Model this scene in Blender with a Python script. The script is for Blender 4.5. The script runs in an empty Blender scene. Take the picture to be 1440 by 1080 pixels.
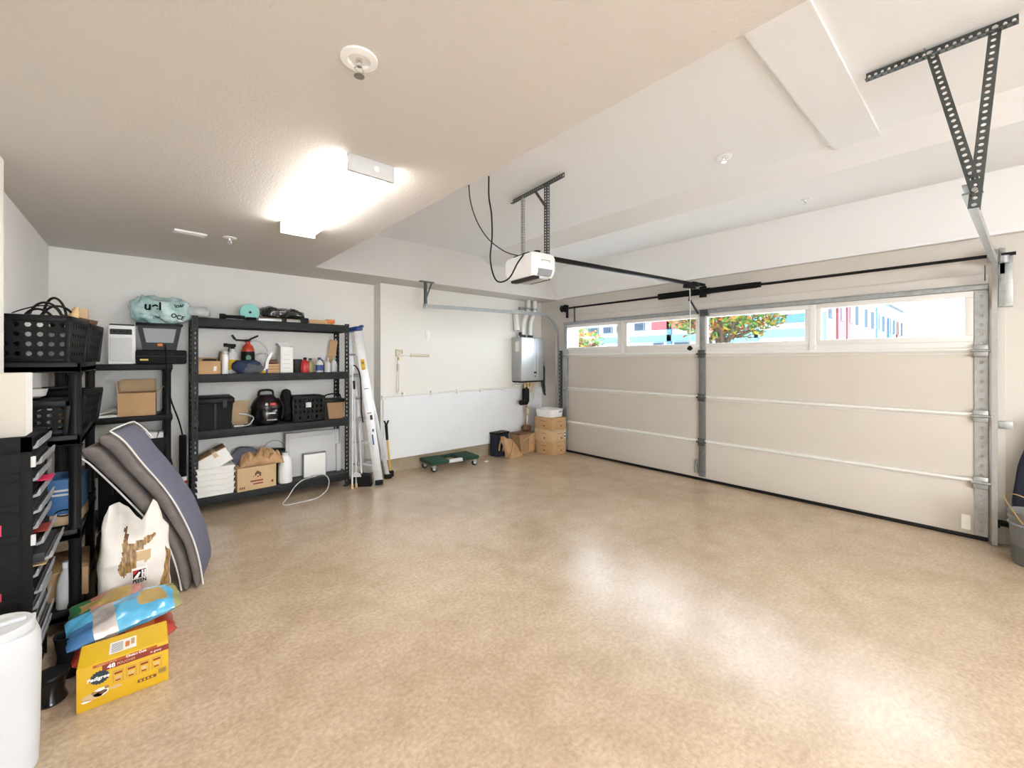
import bpy, bmesh, math, random
from mathutils import Vector, Matrix, noise
from mathutils.bvhtree import BVHTree
PI = math.pi
random.seed(7)
scene = bpy.context.scene
COL = scene.collection

# ---------------------------------------------------------------- camera
cam_d = bpy.data.cameras.new('camera')
cam = bpy.data.objects.new('camera', cam_d)
COL.objects.link(cam)
cam.location = (0, 0, 1.55)
YAW = math.radians(41.066)
cam.rotation_euler = (PI / 2, 0, -YAW)
cam_d.sensor_width = 36.0
cam_d.lens = 36.0 * 596.0 / 1440.0
cam_d.shift_y = -33.0 / 1440.0
cam_d.clip_start = 0.05
cam_d.clip_end = 500
scene.camera = cam

# ---------------------------------------------------------------- exposure, sky
vs = scene.view_settings
vs.view_transform = 'Standard'
vs.look = 'None'
vs.gamma = 1.0
vs.use_curve_mapping = False
vs.exposure = 0.88
world = bpy.data.worlds.new('world')
scene.world = world
world.use_nodes = True
bg = world.node_tree.nodes['Background']
bg.inputs[0].default_value = (0.78, 0.89, 1.0, 1)
bg.inputs[1].default_value = 11.5
LAMP = 13.0
LAMP_FILL = 42.0        # diffuser brightness; this one is for the added, unseen fill fixtures

# ---------------------------------------------------------------- materials
def mat(name, col, rough=0.6, metal=0.0, var=0.0, scale=8.0, bump=0.0, bscale=60.0, col2=None, alpha=1.0,
        trans=0.0, coat=0.0, spec=0.5, rvar=0.0, stretch=None):
    m = bpy.data.materials.new(name)
    m.use_nodes = True
    nt = m.node_tree
    b = nt.nodes['Principled BSDF']
    c = (col[0], col[1], col[2], 1)
    b.inputs['Base Color'].default_value = c
    b.inputs['Roughness'].default_value = rough
    b.inputs['Metallic'].default_value = metal
    b.inputs['Alpha'].default_value = alpha
    b.inputs['Transmission Weight'].default_value = trans
    b.inputs['Coat Weight'].default_value = coat
    b.inputs['Specular IOR Level'].default_value = spec
    tc = nt.nodes.new('ShaderNodeTexCoord')
    src = tc.outputs['Object']
    if stretch:
        mp = nt.nodes.new('ShaderNodeMapping')
        mp.inputs['Scale'].default_value = stretch
        nt.links.new(src, mp.inputs['Vector'])
        src = mp.outputs['Vector']
    if var > 0 or col2 or rvar > 0:
        n = nt.nodes.new('ShaderNodeTexNoise')
        n.inputs['Scale'].default_value = scale
        n.inputs['Detail'].default_value = 5
        nt.links.new(src, n.inputs['Vector'])
        r = nt.nodes.new('ShaderNodeValToRGB')
        r.color_ramp.elements[0].position = 0.3
        r.color_ramp.elements[1].position = 0.7
        k = 1 - var
        r.color_ramp.elements[0].color = tuple(x * k for x in col) + (1,)
        c2 = col2 or tuple(min(1, x * (1 + var)) for x in col)
        r.color_ramp.elements[1].color = tuple(c2) + (1,)
        nt.links.new(n.outputs['Fac'], r.inputs['Fac'])
        nt.links.new(r.outputs['Color'], b.inputs['Base Color'])
        if rvar > 0:
            mr = nt.nodes.new('ShaderNodeMapRange')
            mr.inputs['To Min'].default_value = rough - rvar
            mr.inputs['To Max'].default_value = rough + rvar
            nt.links.new(n.outputs['Fac'], mr.inputs['Value'])
            nt.links.new(mr.outputs['Result'], b.inputs['Roughness'])
    if bump > 0:
        n2 = nt.nodes.new('ShaderNodeTexNoise')
        n2.inputs['Scale'].default_value = bscale
        n2.inputs['Detail'].default_value = 3
        nt.links.new(src, n2.inputs['Vector'])
        bp = nt.nodes.new('ShaderNodeBump')
        bp.inputs['Strength'].default_value = bump
        bp.inputs['Distance'].default_value = 0.01
        nt.links.new(n2.outputs['Fac'], bp.inputs['Height'])
        nt.links.new(bp.outputs['Normal'], b.inputs['Normal'])
    return m

def emit(name, col, s):
    m = bpy.data.materials.new(name)
    m.use_nodes = True
    nt = m.node_tree
    b = nt.nodes['Principled BSDF']
    b.inputs['Base Color'].default_value = (0.9, 0.9, 0.9, 1)
    b.inputs['Emission Color'].default_value = tuple(col) + (1,)
    b.inputs['Emission Strength'].default_value = s
    return m

def glassy(name):
    m = bpy.data.materials.new(name)
    m.use_nodes = True
    nt = m.node_tree
    nt.nodes.remove(nt.nodes['Principled BSDF'])
    t = nt.nodes.new('ShaderNodeBsdfTransparent')
    t.inputs['Color'].default_value = (0.96, 0.98, 0.98, 1)
    g = nt.nodes.new('ShaderNodeBsdfGlossy')
    g.inputs['Roughness'].default_value = 0.02
    x = nt.nodes.new('ShaderNodeMixShader')
    x.inputs['Fac'].default_value = 0.06
    nt.links.new(t.outputs[0], x.inputs[1])
    nt.links.new(g.outputs[0], x.inputs[2])
    nt.links.new(x.outputs[0], nt.nodes['Material Output'].inputs['Surface'])
    return m

def concrete():
    m = bpy.data.materials.new('sealed_concrete')
    m.use_nodes = True
    nt = m.node_tree
    L = nt.links.new
    b = nt.nodes['Principled BSDF']
    tc = nt.nodes.new('ShaderNodeTexCoord')
    def noi(s, d, rough=0.6, dist=0.0):
        n = nt.nodes.new('ShaderNodeTexNoise')
        n.inputs['Scale'].default_value = s
        n.inputs['Detail'].default_value = d
        n.inputs['Roughness'].default_value = rough
        n.inputs['Distortion'].default_value = dist
        L(tc.outputs['Object'], n.inputs['Vector'])
        return n
    big, mid, fine = noi(0.9, 5, 0.55, 0.5), noi(5, 6, 0.6, 0.2), noi(45, 5, 0.7)
    r = nt.nodes.new('ShaderNodeValToRGB')
    e = r.color_ramp.elements
    e[0].position, e[0].color = 0.30, (0.45, 0.33, 0.218, 1)
    e[1].position, e[1].color = 0.72, (0.66, 0.53, 0.395, 1)
    k = e.new(0.5); k.color = (0.565, 0.435, 0.31, 1)
    mx = nt.nodes.new('ShaderNodeMix'); mx.data_type = 'FLOAT'
    mx.inputs[0].default_value = 0.45
    L(big.outputs['Fac'], mx.inputs[2]); L(mid.outputs['Fac'], mx.inputs[3])
    L(mx.outputs[0], r.inputs['Fac'])
    r2 = nt.nodes.new('ShaderNodeValToRGB')
    r2.color_ramp.elements[0].position, r2.color_ramp.elements[0].color = 0.3, (0.72, 0.71, 0.69, 1)
    r2.color_ramp.elements[1].position, r2.color_ramp.elements[1].color = 0.65, (1.07, 1.07, 1.07, 1)
    L(fine.outputs['Fac'], r2.inputs['Fac'])
    mc = nt.nodes.new('ShaderNodeMix'); mc.data_type = 'RGBA'; mc.blend_type = 'MULTIPLY'
    mc.inputs[0].default_value = 1.0
    L(r.outputs['Color'], mc.inputs[6]); L(r2.outputs['Color'], mc.inputs[7])
    L(mc.outputs[2], b.inputs['Base Color'])
    mr = nt.nodes.new('ShaderNodeMapRange')
    mr.inputs['To Min'].default_value = 0.225; mr.inputs['To Max'].default_value = 0.264
    L(mid.outputs['Fac'], mr.inputs['Value']); L(mr.outputs['Result'], b.inputs['Roughness'])
    bp = nt.nodes.new('ShaderNodeBump'); bp.inputs['Strength'].default_value = 0.12
    bp.inputs['Distance'].default_value = 0.004
    L(fine.outputs['Fac'], bp.inputs['Height']); L(bp.outputs['Normal'], b.inputs['Normal'])
    b.inputs['Specular IOR Level'].default_value = 0.85
    return m

M = {}
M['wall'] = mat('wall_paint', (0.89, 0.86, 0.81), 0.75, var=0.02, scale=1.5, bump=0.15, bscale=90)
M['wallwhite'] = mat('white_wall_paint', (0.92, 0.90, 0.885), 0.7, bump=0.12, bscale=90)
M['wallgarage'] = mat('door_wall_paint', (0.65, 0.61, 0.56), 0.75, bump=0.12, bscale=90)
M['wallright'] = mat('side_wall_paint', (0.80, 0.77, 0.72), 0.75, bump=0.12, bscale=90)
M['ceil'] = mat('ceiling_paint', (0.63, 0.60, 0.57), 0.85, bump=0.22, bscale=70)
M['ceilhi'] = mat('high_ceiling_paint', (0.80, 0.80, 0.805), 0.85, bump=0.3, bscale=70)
M['panel'] = mat('white_panel', (0.80, 0.81, 0.825), 0.5, var=0.02, scale=3)
M['curb'] = mat('curb_concrete', (0.36, 0.29, 0.20), 0.8, var=0.15, scale=5, bump=0.3)
M['floor'] = concrete()
M['door'] = mat('door_steel_cream', (0.59, 0.54, 0.475), 0.6, var=0.015, scale=2, bump=0.08, bscale=200)
M['doorwhite'] = mat('door_frame_white', (0.76, 0.74, 0.71), 0.5)
M['strut'] = mat('white_strut', (0.78, 0.77, 0.74), 0.45)
M['galv'] = mat('galvanized_steel', (0.38, 0.40, 0.41), 0.42, 0.7, var=0.15, scale=25)
M['stilesteel'] = mat('stile_steel', (0.20, 0.21, 0.22), 0.45, 0.5, var=0.15, scale=20)
M['steeld'] = mat('dull_dark_steel', (0.10, 0.11, 0.11), 0.45, 0.6, var=0.2, scale=20)
M['track'] = mat('track_steel', (0.42, 0.43, 0.43), 0.38, 0.6, var=0.08, scale=18)
M['blk'] = mat('black_plastic', (0.009, 0.009, 0.0095), 0.42, spec=0.15)
M['blk2'] = mat('black_matte', (0.012, 0.012, 0.0125), 0.6, bump=0.2, bscale=120, spec=0.12)
M['blkgloss'] = mat('black_gloss', (0.008, 0.008, 0.009), 0.15)
M['rack'] = mat('rack_dark_steel', (0.022, 0.024, 0.025), 0.5, 0.0, spec=0.2, var=0.2, scale=12)
M['deck'] = mat('rack_deck', (0.06, 0.055, 0.05), 0.7, var=0.2)
M['dgrey'] = mat('dark_grey_plastic', (0.035, 0.035, 0.037), 0.5, spec=0.18)
M['mgrey'] = mat('mid_grey_plastic', (0.27, 0.28, 0.30), 0.45)
M['lgrey'] = mat('light_grey_plastic', (0.62, 0.62, 0.62), 0.5)
M['white'] = mat('white_plastic', (0.86, 0.86, 0.85), 0.4)
M['drum'] = mat('drum_white', (0.62, 0.63, 0.65), 0.4, spec=0.3)
M['foam'] = mat('white_foam', (0.86, 0.84, 0.80), 0.85, bump=0.2, bscale=200)
M['paper'] = mat('white_paper', (0.86, 0.85, 0.82), 0.8)
M['card'] = mat('cardboard', (0.53, 0.33, 0.16), 0.8, var=0.08, scale=6, bump=0.1, bscale=150)
M['card2'] = mat('cardboard_light', (0.60, 0.42, 0.24), 0.8, var=0.06, scale=6)
M['carddark'] = mat('cardboard_brown', (0.36, 0.22, 0.11), 0.8, var=0.1, scale=6)
M['kraft'] = mat('kraft_paper', (0.50, 0.30, 0.15), 0.75, var=0.15, scale=9, bump=0.4, bscale=18)
M['tape'] = mat('packing_tape', (0.58, 0.42, 0.25), 0.3)
M['alu'] = mat('aluminium', (0.62, 0.63, 0.64), 0.42, 0.35, var=0.06, scale=15)
M['chrome'] = mat('chrome', (0.8, 0.8, 0.8), 0.15, 1.0)
M['blue'] = mat('blue_plastic', (0.015, 0.05, 0.22), 0.4)
M['navy'] = mat('navy_fabric', (0.012, 0.015, 0.032), 0.85, bump=0.3, bscale=90)
M['teal'] = mat('teal_film', (0.30, 0.60, 0.60), 0.25, var=0.2, scale=9, col2=(0.70, 0.85, 0.84), coat=0.4)
M['tealp'] = mat('teal_plastic', (0.25, 0.66, 0.60), 0.4)
M['film'] = mat('black_film', (0.02, 0.022, 0.024), 0.22, coat=0.5, var=0.5, scale=14)
M['clear'] = mat('clear_plastic', (0.80, 0.82, 0.82), 0.2, alpha=0.55)
M['smoke'] = mat('smoky_clear_plastic', (0.30, 0.31, 0.30), 0.3, alpha=0.75)
M['red'] = mat('red_plastic', (0.50, 0.015, 0.015), 0.35)
M['orange'] = mat('orange_plastic', (0.75, 0.20, 0.03), 0.45)
M['wood'] = mat('light_wood', (0.62, 0.38, 0.19), 0.6, var=0.15, scale=6, stretch=(1, 12, 12))
M['wooddk'] = mat('dark_wood', (0.14, 0.06, 0.03), 0.6, var=0.2, scale=6)
M['yellow'] = mat('yellow_print', (0.68, 0.40, 0.012), 0.5)
M['olive'] = mat('olive_plastic', (0.30, 0.29, 0.13), 0.4)
M['green'] = mat('green_carpet', (0.012, 0.055, 0.035), 0.95, bump=0.6, bscale=300)
M['matgrey'] = mat('grey_quilted_fabric', (0.155, 0.135, 0.125), 0.9, var=0.1, scale=14, bump=0.3, bscale=120)
M['matblue'] = mat('slate_blue_fabric', (0.155, 0.155, 0.215), 0.9, var=0.06, scale=10, bump=0.25, bscale=200)
M['pipe'] = mat('white_piping', (0.72, 0.70, 0.68), 0.8)
M['beige'] = mat('beige_plastic', (0.68, 0.62, 0.50), 0.55)
M['pvc'] = mat('white_pvc', (0.84, 0.83, 0.80), 0.4)
M['copper'] = mat('brass_fitting', (0.55, 0.38, 0.16), 0.35, 0.8)
M['heater'] = mat('heater_steel', (0.62, 0.64, 0.67), 0.46, 0.6, var=0.05, scale=3)
M['heaterside'] = mat('heater_side', (0.42, 0.43, 0.44), 0.35, 0.6, var=0.1, scale=3)
M['opener'] = mat('opener_plastic', (0.84, 0.84, 0.84), 0.4)
M['glass'] = glassy('window_glass')
M['pink'] = mat('pink_red', (0.65, 0.03, 0.10), 0.6)
M['hose'] = mat('dark_green_hose', (0.02, 0.035, 0.025), 0.5)
M['darkred'] = mat('maroon_print', (0.25, 0.03, 0.015), 0.55)
M['amber'] = mat('amber_plastic', (0.70, 0.42, 0.05), 0.4)
M['tan'] = mat('tan_plastic', (0.55, 0.38, 0.18), 0.6)
M['bluebook'] = mat('blue_box_print', (0.05, 0.16, 0.36), 0.5, var=0.15, scale=4)
M['clothblue'] = mat('navy_cloth', (0.03, 0.045, 0.10), 0.9, bump=0.4, bscale=60)
M['clothgrey'] = mat('grey_cloth', (0.09, 0.10, 0.12), 0.9, bump=0.4, bscale=60)
M['lamp'] = emit('lit_diffuser', (1.0, 0.96, 0.90), LAMP)
M['lampfill'] = emit('fill_diffuser', (1.0, 0.965, 0.91), LAMP_FILL)  # emission of the fill fixtures added behind the camera

# ---------------------------------------------------------------- mesh builder
class MB:
    def __init__(s):
        s.bm = bmesh.new()
        s.mi = 0
    def _take(s, verts, faces):
        vs_ = [s.bm.verts.new(v) for v in verts]
        out = []
        for f in faces:
            try:
                fc = s.bm.faces.new([vs_[i] for i in f])
                fc.material_index = s.mi
                out.append(fc)
            except ValueError:
                pass
        return out
    def box(s, x0, x1, y0, y1, z0, z1, b=0.0, m=None):
        t = bmesh.new()
        bmesh.ops.create_cube(t, size=1.0)
        for v in t.verts:
            v.co = Vector(((x0 + x1) / 2 + v.co.x * (x1 - x0), (y0 + y1) / 2 + v.co.y * (y1 - y0), (z0 + z1) / 2 + v.co.z * (z1 - z0)))
        if b > 0:
            bmesh.ops.bevel(t, geom=t.edges[:], offset=min(b, 0.45 * min(abs(x1 - x0), abs(y1 - y0), abs(z1 - z0))), segments=2, profile=0.5, affect='EDGES')
        s.merge(t, m)
        return s
    def merge(s, t, m=None):
        t.verts.index_update()
        vs_ = [s.bm.verts.new((m @ v.co) if m is not None else v.co) for v in t.verts]
        for f in t.faces:
            try:
                nf = s.bm.faces.new([vs_[v.index] for v in f.verts])
                nf.material_index = s.mi
            except ValueError:
                pass
        t.free()
    def bar(s, p0, p1, w, h, up=(0, 0, 1), b=0.0):
        """a square bar from p0 to p1, w across, h along 'up'"""
        p0, p1 = Vector(p0), Vector(p1)
        z = (p1 - p0); L = z.length; z.normalize()
        u = Vector(up); u = (u - z * u.dot(z))
        if u.length < 1e-5: u = z.orthogonal()
        u.normalize(); x = u.cross(z)
        mm = Matrix((( x.x, u.x, z.x, p0.x), (x.y, u.y, z.y, p0.y), (x.z, u.z, z.z, p0.z), (0, 0, 0, 1)))
        return s.box(-w / 2, w / 2, -h / 2, h / 2, 0, L, b, mm)
    def cyl(s, p0, p1, r0, r1=None, n=16, caps=True):
        r1 = r0 if r1 is None else r1
        p0, p1 = Vector(p0), Vector(p1)
        z = (p1 - p0).normalized(); x = z.orthogonal().normalized(); y = z.cross(x)
        vv = []
        for p, r in ((p0, r0), (p1, r1)):
            for i in range(n):
                a = 2 * PI * i / n
                vv.append(p + x * (r * math.cos(a)) + y * (r * math.sin(a)))
        ff = [(i, (i + 1) % n, n + (i + 1) % n, n + i) for i in range(n)]
        if caps:
            ff += [tuple(range(n - 1, -1, -1)), tuple(range(n, 2 * n))]
        s._take(vv, ff)
        return s
    def sweep(s, path, prof, closed=False, caps=True, up=(0, 0, 1)):
        """prof: closed 2-D loop (u, v) carried along path"""
        P = [Vector(p) for p in path]
        n, k = len(P), len(prof)
        vv = []
        last = None
        for i in range(n):
            a = P[i - 1] if (i > 0 or closed) else P[i]
            c = P[(i + 1) % n] if (i < n - 1 or closed) else P[i]
            t = (c - a).normalized()
            if last is None:
                u = Vector(up); u = u - t * u.dot(t)
                if u.length < 1e-3: u = t.orthogonal()
            else:
                u = last - t * last.dot(t)
                if u.length < 1e-4: u = t.orthogonal()
            u.normalize(); last = u.copy(); w = t.cross(u)
            for (pu, pv) in prof:
                vv.append(P[i] + w * pu + u * pv)
        ff = []
        for i in range(n if closed else n - 1):
            j = (i + 1) % n
            for q in range(k):
                q2 = (q + 1) % k
                ff.append((i * k + q, i * k + q2, j * k + q2, j * k + q))
        if caps and not closed:
            ff += [tuple(range(k - 1, -1, -1)), tuple(range((n - 1) * k, n * k))]
        s._take(vv, ff)
        return s
    def tube(s, path, r, n=8, closed=False):
        return s.sweep(path, [(r * math.cos(2 * PI * i / n), r * math.sin(2 * PI * i / n)) for i in range(n)], closed)
    def lathe(s, prof, c=(0, 0, 0), n=28, axis='Z', sx=1.0, sy=1.0, sq=2.0):
        """prof: (r, z) from the bottom up; sq > 2 squares the outline off"""
        vv, ff = [], []
        k = len(prof)
        for (r, z) in prof:
            for i in range(n):
                a = 2 * PI * i / n
                ca, sa = math.cos(a), math.sin(a)
                f = (abs(ca) ** sq + abs(sa) ** sq) ** (-1.0 / sq)
                x, y = r * f * ca * sx, r * f * sa * sy
                p = (x, y, z) if axis == 'Z' else ((x, -z, y) if axis == 'Y' else (z, x, y))
                vv.append((p[0] + c[0], p[1] + c[1], p[2] + c[2]))
        for j in range(k - 1):
            for i in range(n):
                ff.append((j * n + i, j * n + (i + 1) % n, (j + 1) * n + (i + 1) % n, (j + 1) * n + i))
        if prof[0][0] > 1e-6: ff.append(tuple(range(n - 1, -1, -1)))
        if prof[-1][0] > 1e-6: ff.append(tuple(range((k - 1) * n, k * n)))
        s._take(vv, ff)
        return s
    def prism(s, poly, a0, a1, axis='Y'):
        def P(u, v, a):
            return (u, a, v) if axis == 'Y' else ((a, u, v) if axis == 'X' else (u, v, a))
        n = len(poly)
        vv = [P(u, v, a0) for u, v in poly] + [P(u, v, a1) for u, v in poly]
        ff = [(i, (i + 1) % n, n + (i + 1) % n, n + i) for i in range(n)] + [tuple(range(n - 1, -1, -1)), tuple(range(n, 2 * n))]
        s._take(vv, ff)
        return s
    def grid(s, fn, nu, nv, cu=False, cv=False, pick=None):
        """surface fn(u, v), u and v in 0..1; pick(u, v) gives a material index"""
        Nu, Nv = (nu if cu else nu + 1), (nv if cv else nv + 1)
        vv = [fn(i / nu, j / nv) for i in range(Nu) for j in range(Nv)]
        bv = [s.bm.verts.new(v) for v in vv]
        for i in range(nu):
            for j in range(nv):
                a, b_, c, d = (i * Nv + j, ((i + 1) % Nu) * Nv + j, ((i + 1) % Nu) * Nv + (j + 1) % Nv, i * Nv + (j + 1) % Nv)
                try:
                    f = s.bm.faces.new((bv[a], bv[b_], bv[c], bv[d]))
                    f.material_index = pick((i + .5) / nu, (j + .5) / nv) if pick else s.mi
                except ValueError:
                    pass
        return s
    def holes(s, o, u, v, L, W, t, nx, ny, hw, hh, skip=None):
        """a plate with a grid of real oval holes: corner o, length L along u, width W along v, thickness t"""
        o, u, v = Vector(o), Vector(u).normalized(), Vector(v).normalized()
        nrm = u.cross(v)
        cx, cy = L / nx, W / ny
        K = 8
        for side in (0, 1):
            off = nrm * (t * (side - 0.5))
            for i in range(nx):
                for j in range(ny):
                    c = [o + u * (cx * (i + a)) + v * (cy * (j + b)) + off for a, b in ((1, 1), (0, 1), (0, 0), (1, 0))]
                    if skip and skip(i, j):
                        s._take(c, [(0, 1, 2, 3)]); continue
                    m_ = o + u * (cx * (i + .5)) + v * (cy * (j + .5)) + off
                    h = [m_ + u * (hw * math.cos(PI / 4 + 2 * PI * k / K)) + v * (hh * math.sin(PI / 4 + 2 * PI * k / K)) for k in range(K)]
                    ff = []
                    for q in range(4):
                        q2 = (q + 1) % 4
                        a0, a1, a2 = 4 + 2 * q, 4 + (2 * q + 1) % K, 4 + (2 * q + 2) % K
                        ff += [(q, q2, a1), (q, a1, a0), (q2, a2, a1)]
                    s._take(c + h, ff)
                    if side == 0:
                        s._take(h + [p + nrm * t for p in h], [(k, (k + 1) % K, K + (k + 1) % K, K + k) for k in range(K)])
        a, b_, c_, d = o, o + u * L, o + u * L + v * W, o + v * W
        e = nrm * (t / 2)
        for p, q in ((a, b_), (b_, c_), (c_, d), (d, a)):
            s._take([p - e, q - e, q + e, p + e], [(0, 1, 2, 3)])
        return s
    def build(s, name, mats, parent=None, smooth=True, m=None):
        bm = s.bm
        if m is not None: bmesh.ops.transform(bm, matrix=m, verts=bm.verts[:])
        bmesh.ops.recalc_face_normals(bm, faces=bm.faces[:])
        me = bpy.data.meshes.new(name)
        bm.to_mesh(me); bm.free()
        for q in (mats if isinstance(mats, (list, tuple)) else [mats]):
            me.materials.append(M[q] if isinstance(q, str) else q)
        if smooth:
            for p in me.polygons: p.use_smooth = True
            me.set_sharp_from_angle(angle=math.radians(38))
        o = bpy.data.objects.new(name, me)
        COL.objects.link(o)
        if parent is not None: o.parent = parent
        return o

def tag(o, label=None, cat=None, group=None, kind=None):
    if label: o['label'] = label
    if cat: o['category'] = cat
    if group: o['group'] = group
    if kind: o['kind'] = kind
    return o
def thing(name, label, cat, loc=(0, 0, 0), rz=0.0, group=None):
    o = bpy.data.objects.new(name, None)
    o.empty_display_size = 0.05
    COL.objects.link(o)
    o.location = loc; o.rotation_euler = (0, 0, math.radians(rz))
    return tag(o, label, cat, group)
def struct(name, mb, m, label=None, cat=None):
    o = mb.build(name, m, smooth=False)
    return tag(o, label, cat, None, 'structure')
def text(name, body, size, m, parent, loc, rot=(90, 0, 0), bold=0.0, ax='CENTER', sx=1.0, shear=0.0):
    c = bpy.data.curves.new(name, 'FONT')
    c.body = body; c.size = size; c.align_x = ax; c.align_y = 'CENTER'
    c.extrude = 0.0006; c.offset = bold; c.shear = shear
    c.materials.append(M[m])
    o = bpy.data.objects.new(name, c)
    me = bpy.data.meshes.new_from_object(o)
    me.name = name
    bpy.data.objects.remove(o); bpy.data.curves.remove(c)
    o = bpy.data.objects.new(name, me)
    COL.objects.link(o)
    o.parent = parent; o.location = loc
    o.rotation_euler = tuple(math.radians(a) for a in rot)
    o.scale = (sx, 1, 1)
    return o
def copy_thing(t, loc, rz=None, label=None, group=None):
    c = t.copy(); COL.objects.link(c); c.location = loc
    if rz is not None: c.rotation_euler = (0, 0, math.radians(rz))
    if label: c['label'] = label
    if group: c['group'] = group
    for ch in list(t.children):
        d = ch.copy(); COL.objects.link(d); d.parent = c
        for g in list(ch.children):
            e = g.copy(); COL.objects.link(e); e.parent = d
    return c
def press_on(o, skin, gap=0.007):
    """lay a flat print onto the surface of the part 'skin' (both children of one thing), looking along +y"""
    b = bmesh.new(); b.from_mesh(skin.data)
    tree = BVHTree.FromBMesh(b)
    t = bmesh.new(); t.from_mesh(o.data)
    bmesh.ops.triangulate(t, faces=t.faces[:])
    bmesh.ops.subdivide_edges(t, edges=t.edges[:], cuts=3, use_grid_fill=True)
    mw = o.matrix_basis.copy()
    for v in t.verts:
        p = mw @ v.co
        hit = tree.ray_cast(Vector((p.x, -1.0, p.z)), Vector((0, 1, 0)))
        if hit[0] is not None: p.y = hit[0].y - gap
        v.co = p
    t.to_mesh(o.data); t.free(); b.free()
    o.location = (0, 0, 0); o.rotation_euler = (0, 0, 0); o.scale = (1, 1, 1)
def smooth_path(pts, k=6):
    P = [Vector(p) for p in pts]
    out = []
    for i in range(len(P) - 1):
        p0, p1, p2, p3 = P[max(i - 1, 0)], P[i], P[i + 1], P[min(i + 2, len(P) - 1)]
        for j in range(k):
            t = j / k
            out.append(0.5 * ((2 * p1) + (p2 - p0) * t + (2 * p0 - 5 * p1 + 4 * p2 - p3) * t * t + (3 * p1 - p0 - 3 * p2 + p3) * t ** 3))
    out.append(P[-1])
    return out
def wob(p, s, a, seed=0.0):
    """crumple: push a point by smooth noise"""
    v = noise.noise_vector(Vector(p) * s + Vector((seed, seed * 1.7, -seed)))
    return Vector(p) + v * a
# ================================================================ the setting
XD = 5.45                       # inner face of the garage door
struct('floor', MB().box(-1.0, 5.52, -4.8, 5.9, -0.12, 0.0), 'floor')
lo = MB().box(-0.9, 1.46, -4.8, 5.9, 2.6, 3.3)
lo.box(1.46, 5.7, 5.05, 5.9, 2.6, 3.3)
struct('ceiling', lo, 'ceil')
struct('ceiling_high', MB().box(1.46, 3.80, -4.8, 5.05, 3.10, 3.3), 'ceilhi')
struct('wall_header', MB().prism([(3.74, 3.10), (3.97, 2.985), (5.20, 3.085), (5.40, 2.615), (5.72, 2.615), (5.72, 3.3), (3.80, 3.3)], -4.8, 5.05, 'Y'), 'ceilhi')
struct('trim_1', MB().box(1.46, 3.86, 0.525, 0.785, 3.078, 3.12), 'ceilhi')
struct('header_lit_edge', MB().box(5.385, 5.41, -4.8, 5.05, 2.604, 2.632, 0.003), 'ceilhi')  # pale strip standing in for the header's brightly lit underside edge
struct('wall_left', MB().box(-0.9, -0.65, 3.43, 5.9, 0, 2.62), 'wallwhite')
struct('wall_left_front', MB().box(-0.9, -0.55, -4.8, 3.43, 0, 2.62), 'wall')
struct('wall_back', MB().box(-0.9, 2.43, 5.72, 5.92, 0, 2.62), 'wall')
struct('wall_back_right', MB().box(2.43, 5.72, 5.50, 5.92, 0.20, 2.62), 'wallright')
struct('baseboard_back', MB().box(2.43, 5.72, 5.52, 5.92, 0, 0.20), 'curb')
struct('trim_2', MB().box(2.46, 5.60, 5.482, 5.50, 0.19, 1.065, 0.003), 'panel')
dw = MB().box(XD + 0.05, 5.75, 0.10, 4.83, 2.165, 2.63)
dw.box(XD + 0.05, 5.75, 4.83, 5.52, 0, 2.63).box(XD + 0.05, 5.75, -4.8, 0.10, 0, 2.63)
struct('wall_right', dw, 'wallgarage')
tj = MB().box(XD + 0.02, XD + 0.06, -0.04, 0.055, 0, 2.30, 0.004).box(XD + 0.02, XD + 0.06, 4.90, 4.97, 0, 2.30, 0.004)
tj.box(XD + 0.02, XD + 0.06, 0.055, 4.90, 2.21, 2.30, 0.004)
struct('trim_3', tj, 'wallgarage')
wr = MB().box(-0.9, 5.75, -4.8, -4.6, 0, 0.5).box(-0.9, 5.75, -4.8, -4.6, 2.45, 3.3).box(-0.9, -0.5, -4.8, -4.6, 0.5, 2.45).box(1.6, 5.75, -4.8, -4.6, 0.5, 2.45)
struct('wall_rear', wr, 'wall')
wf = MB()
for x in (-0.5, 0.55, 1.55):
    wf.box(x, x + 0.05, -4.74, -4.66, 0.5, 2.45)
wf.box(-0.5, 1.6, -4.74, -4.66, 0.5, 0.55).box(-0.5, 1.6, -4.74, -4.66, 2.40, 2.45)
struct('fill_window', wf, 'doorwhite')  # unseen window, added to let fill daylight in from behind

# outside
struct('ground', MB().box(5.52, 140, -60, 90, -0.14, -0.02), mat('pale_asphalt', (0.55, 0.54, 0.52), 0.9, var=0.1, scale=1))

# ---------------------------------------------------------------- sectional garage door
door = thing('door_1', 'closed cream sectional garage door with four windows in its top row', 'garage door', (XD, 2.465, 0))
tag(door, kind='structure')
Y0, Y1 = 0.06 - 2.465, 4.87 - 2.465
zs = [0.03, 0.52, 1.08, 1.635]
for a, b in zip(zs[:-1], zs[1:]):
    MB().box(0, 0.045, Y0, Y1, a + 0.002, b - 0.002, 0.004).build('door_section', 'door', door)
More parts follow.
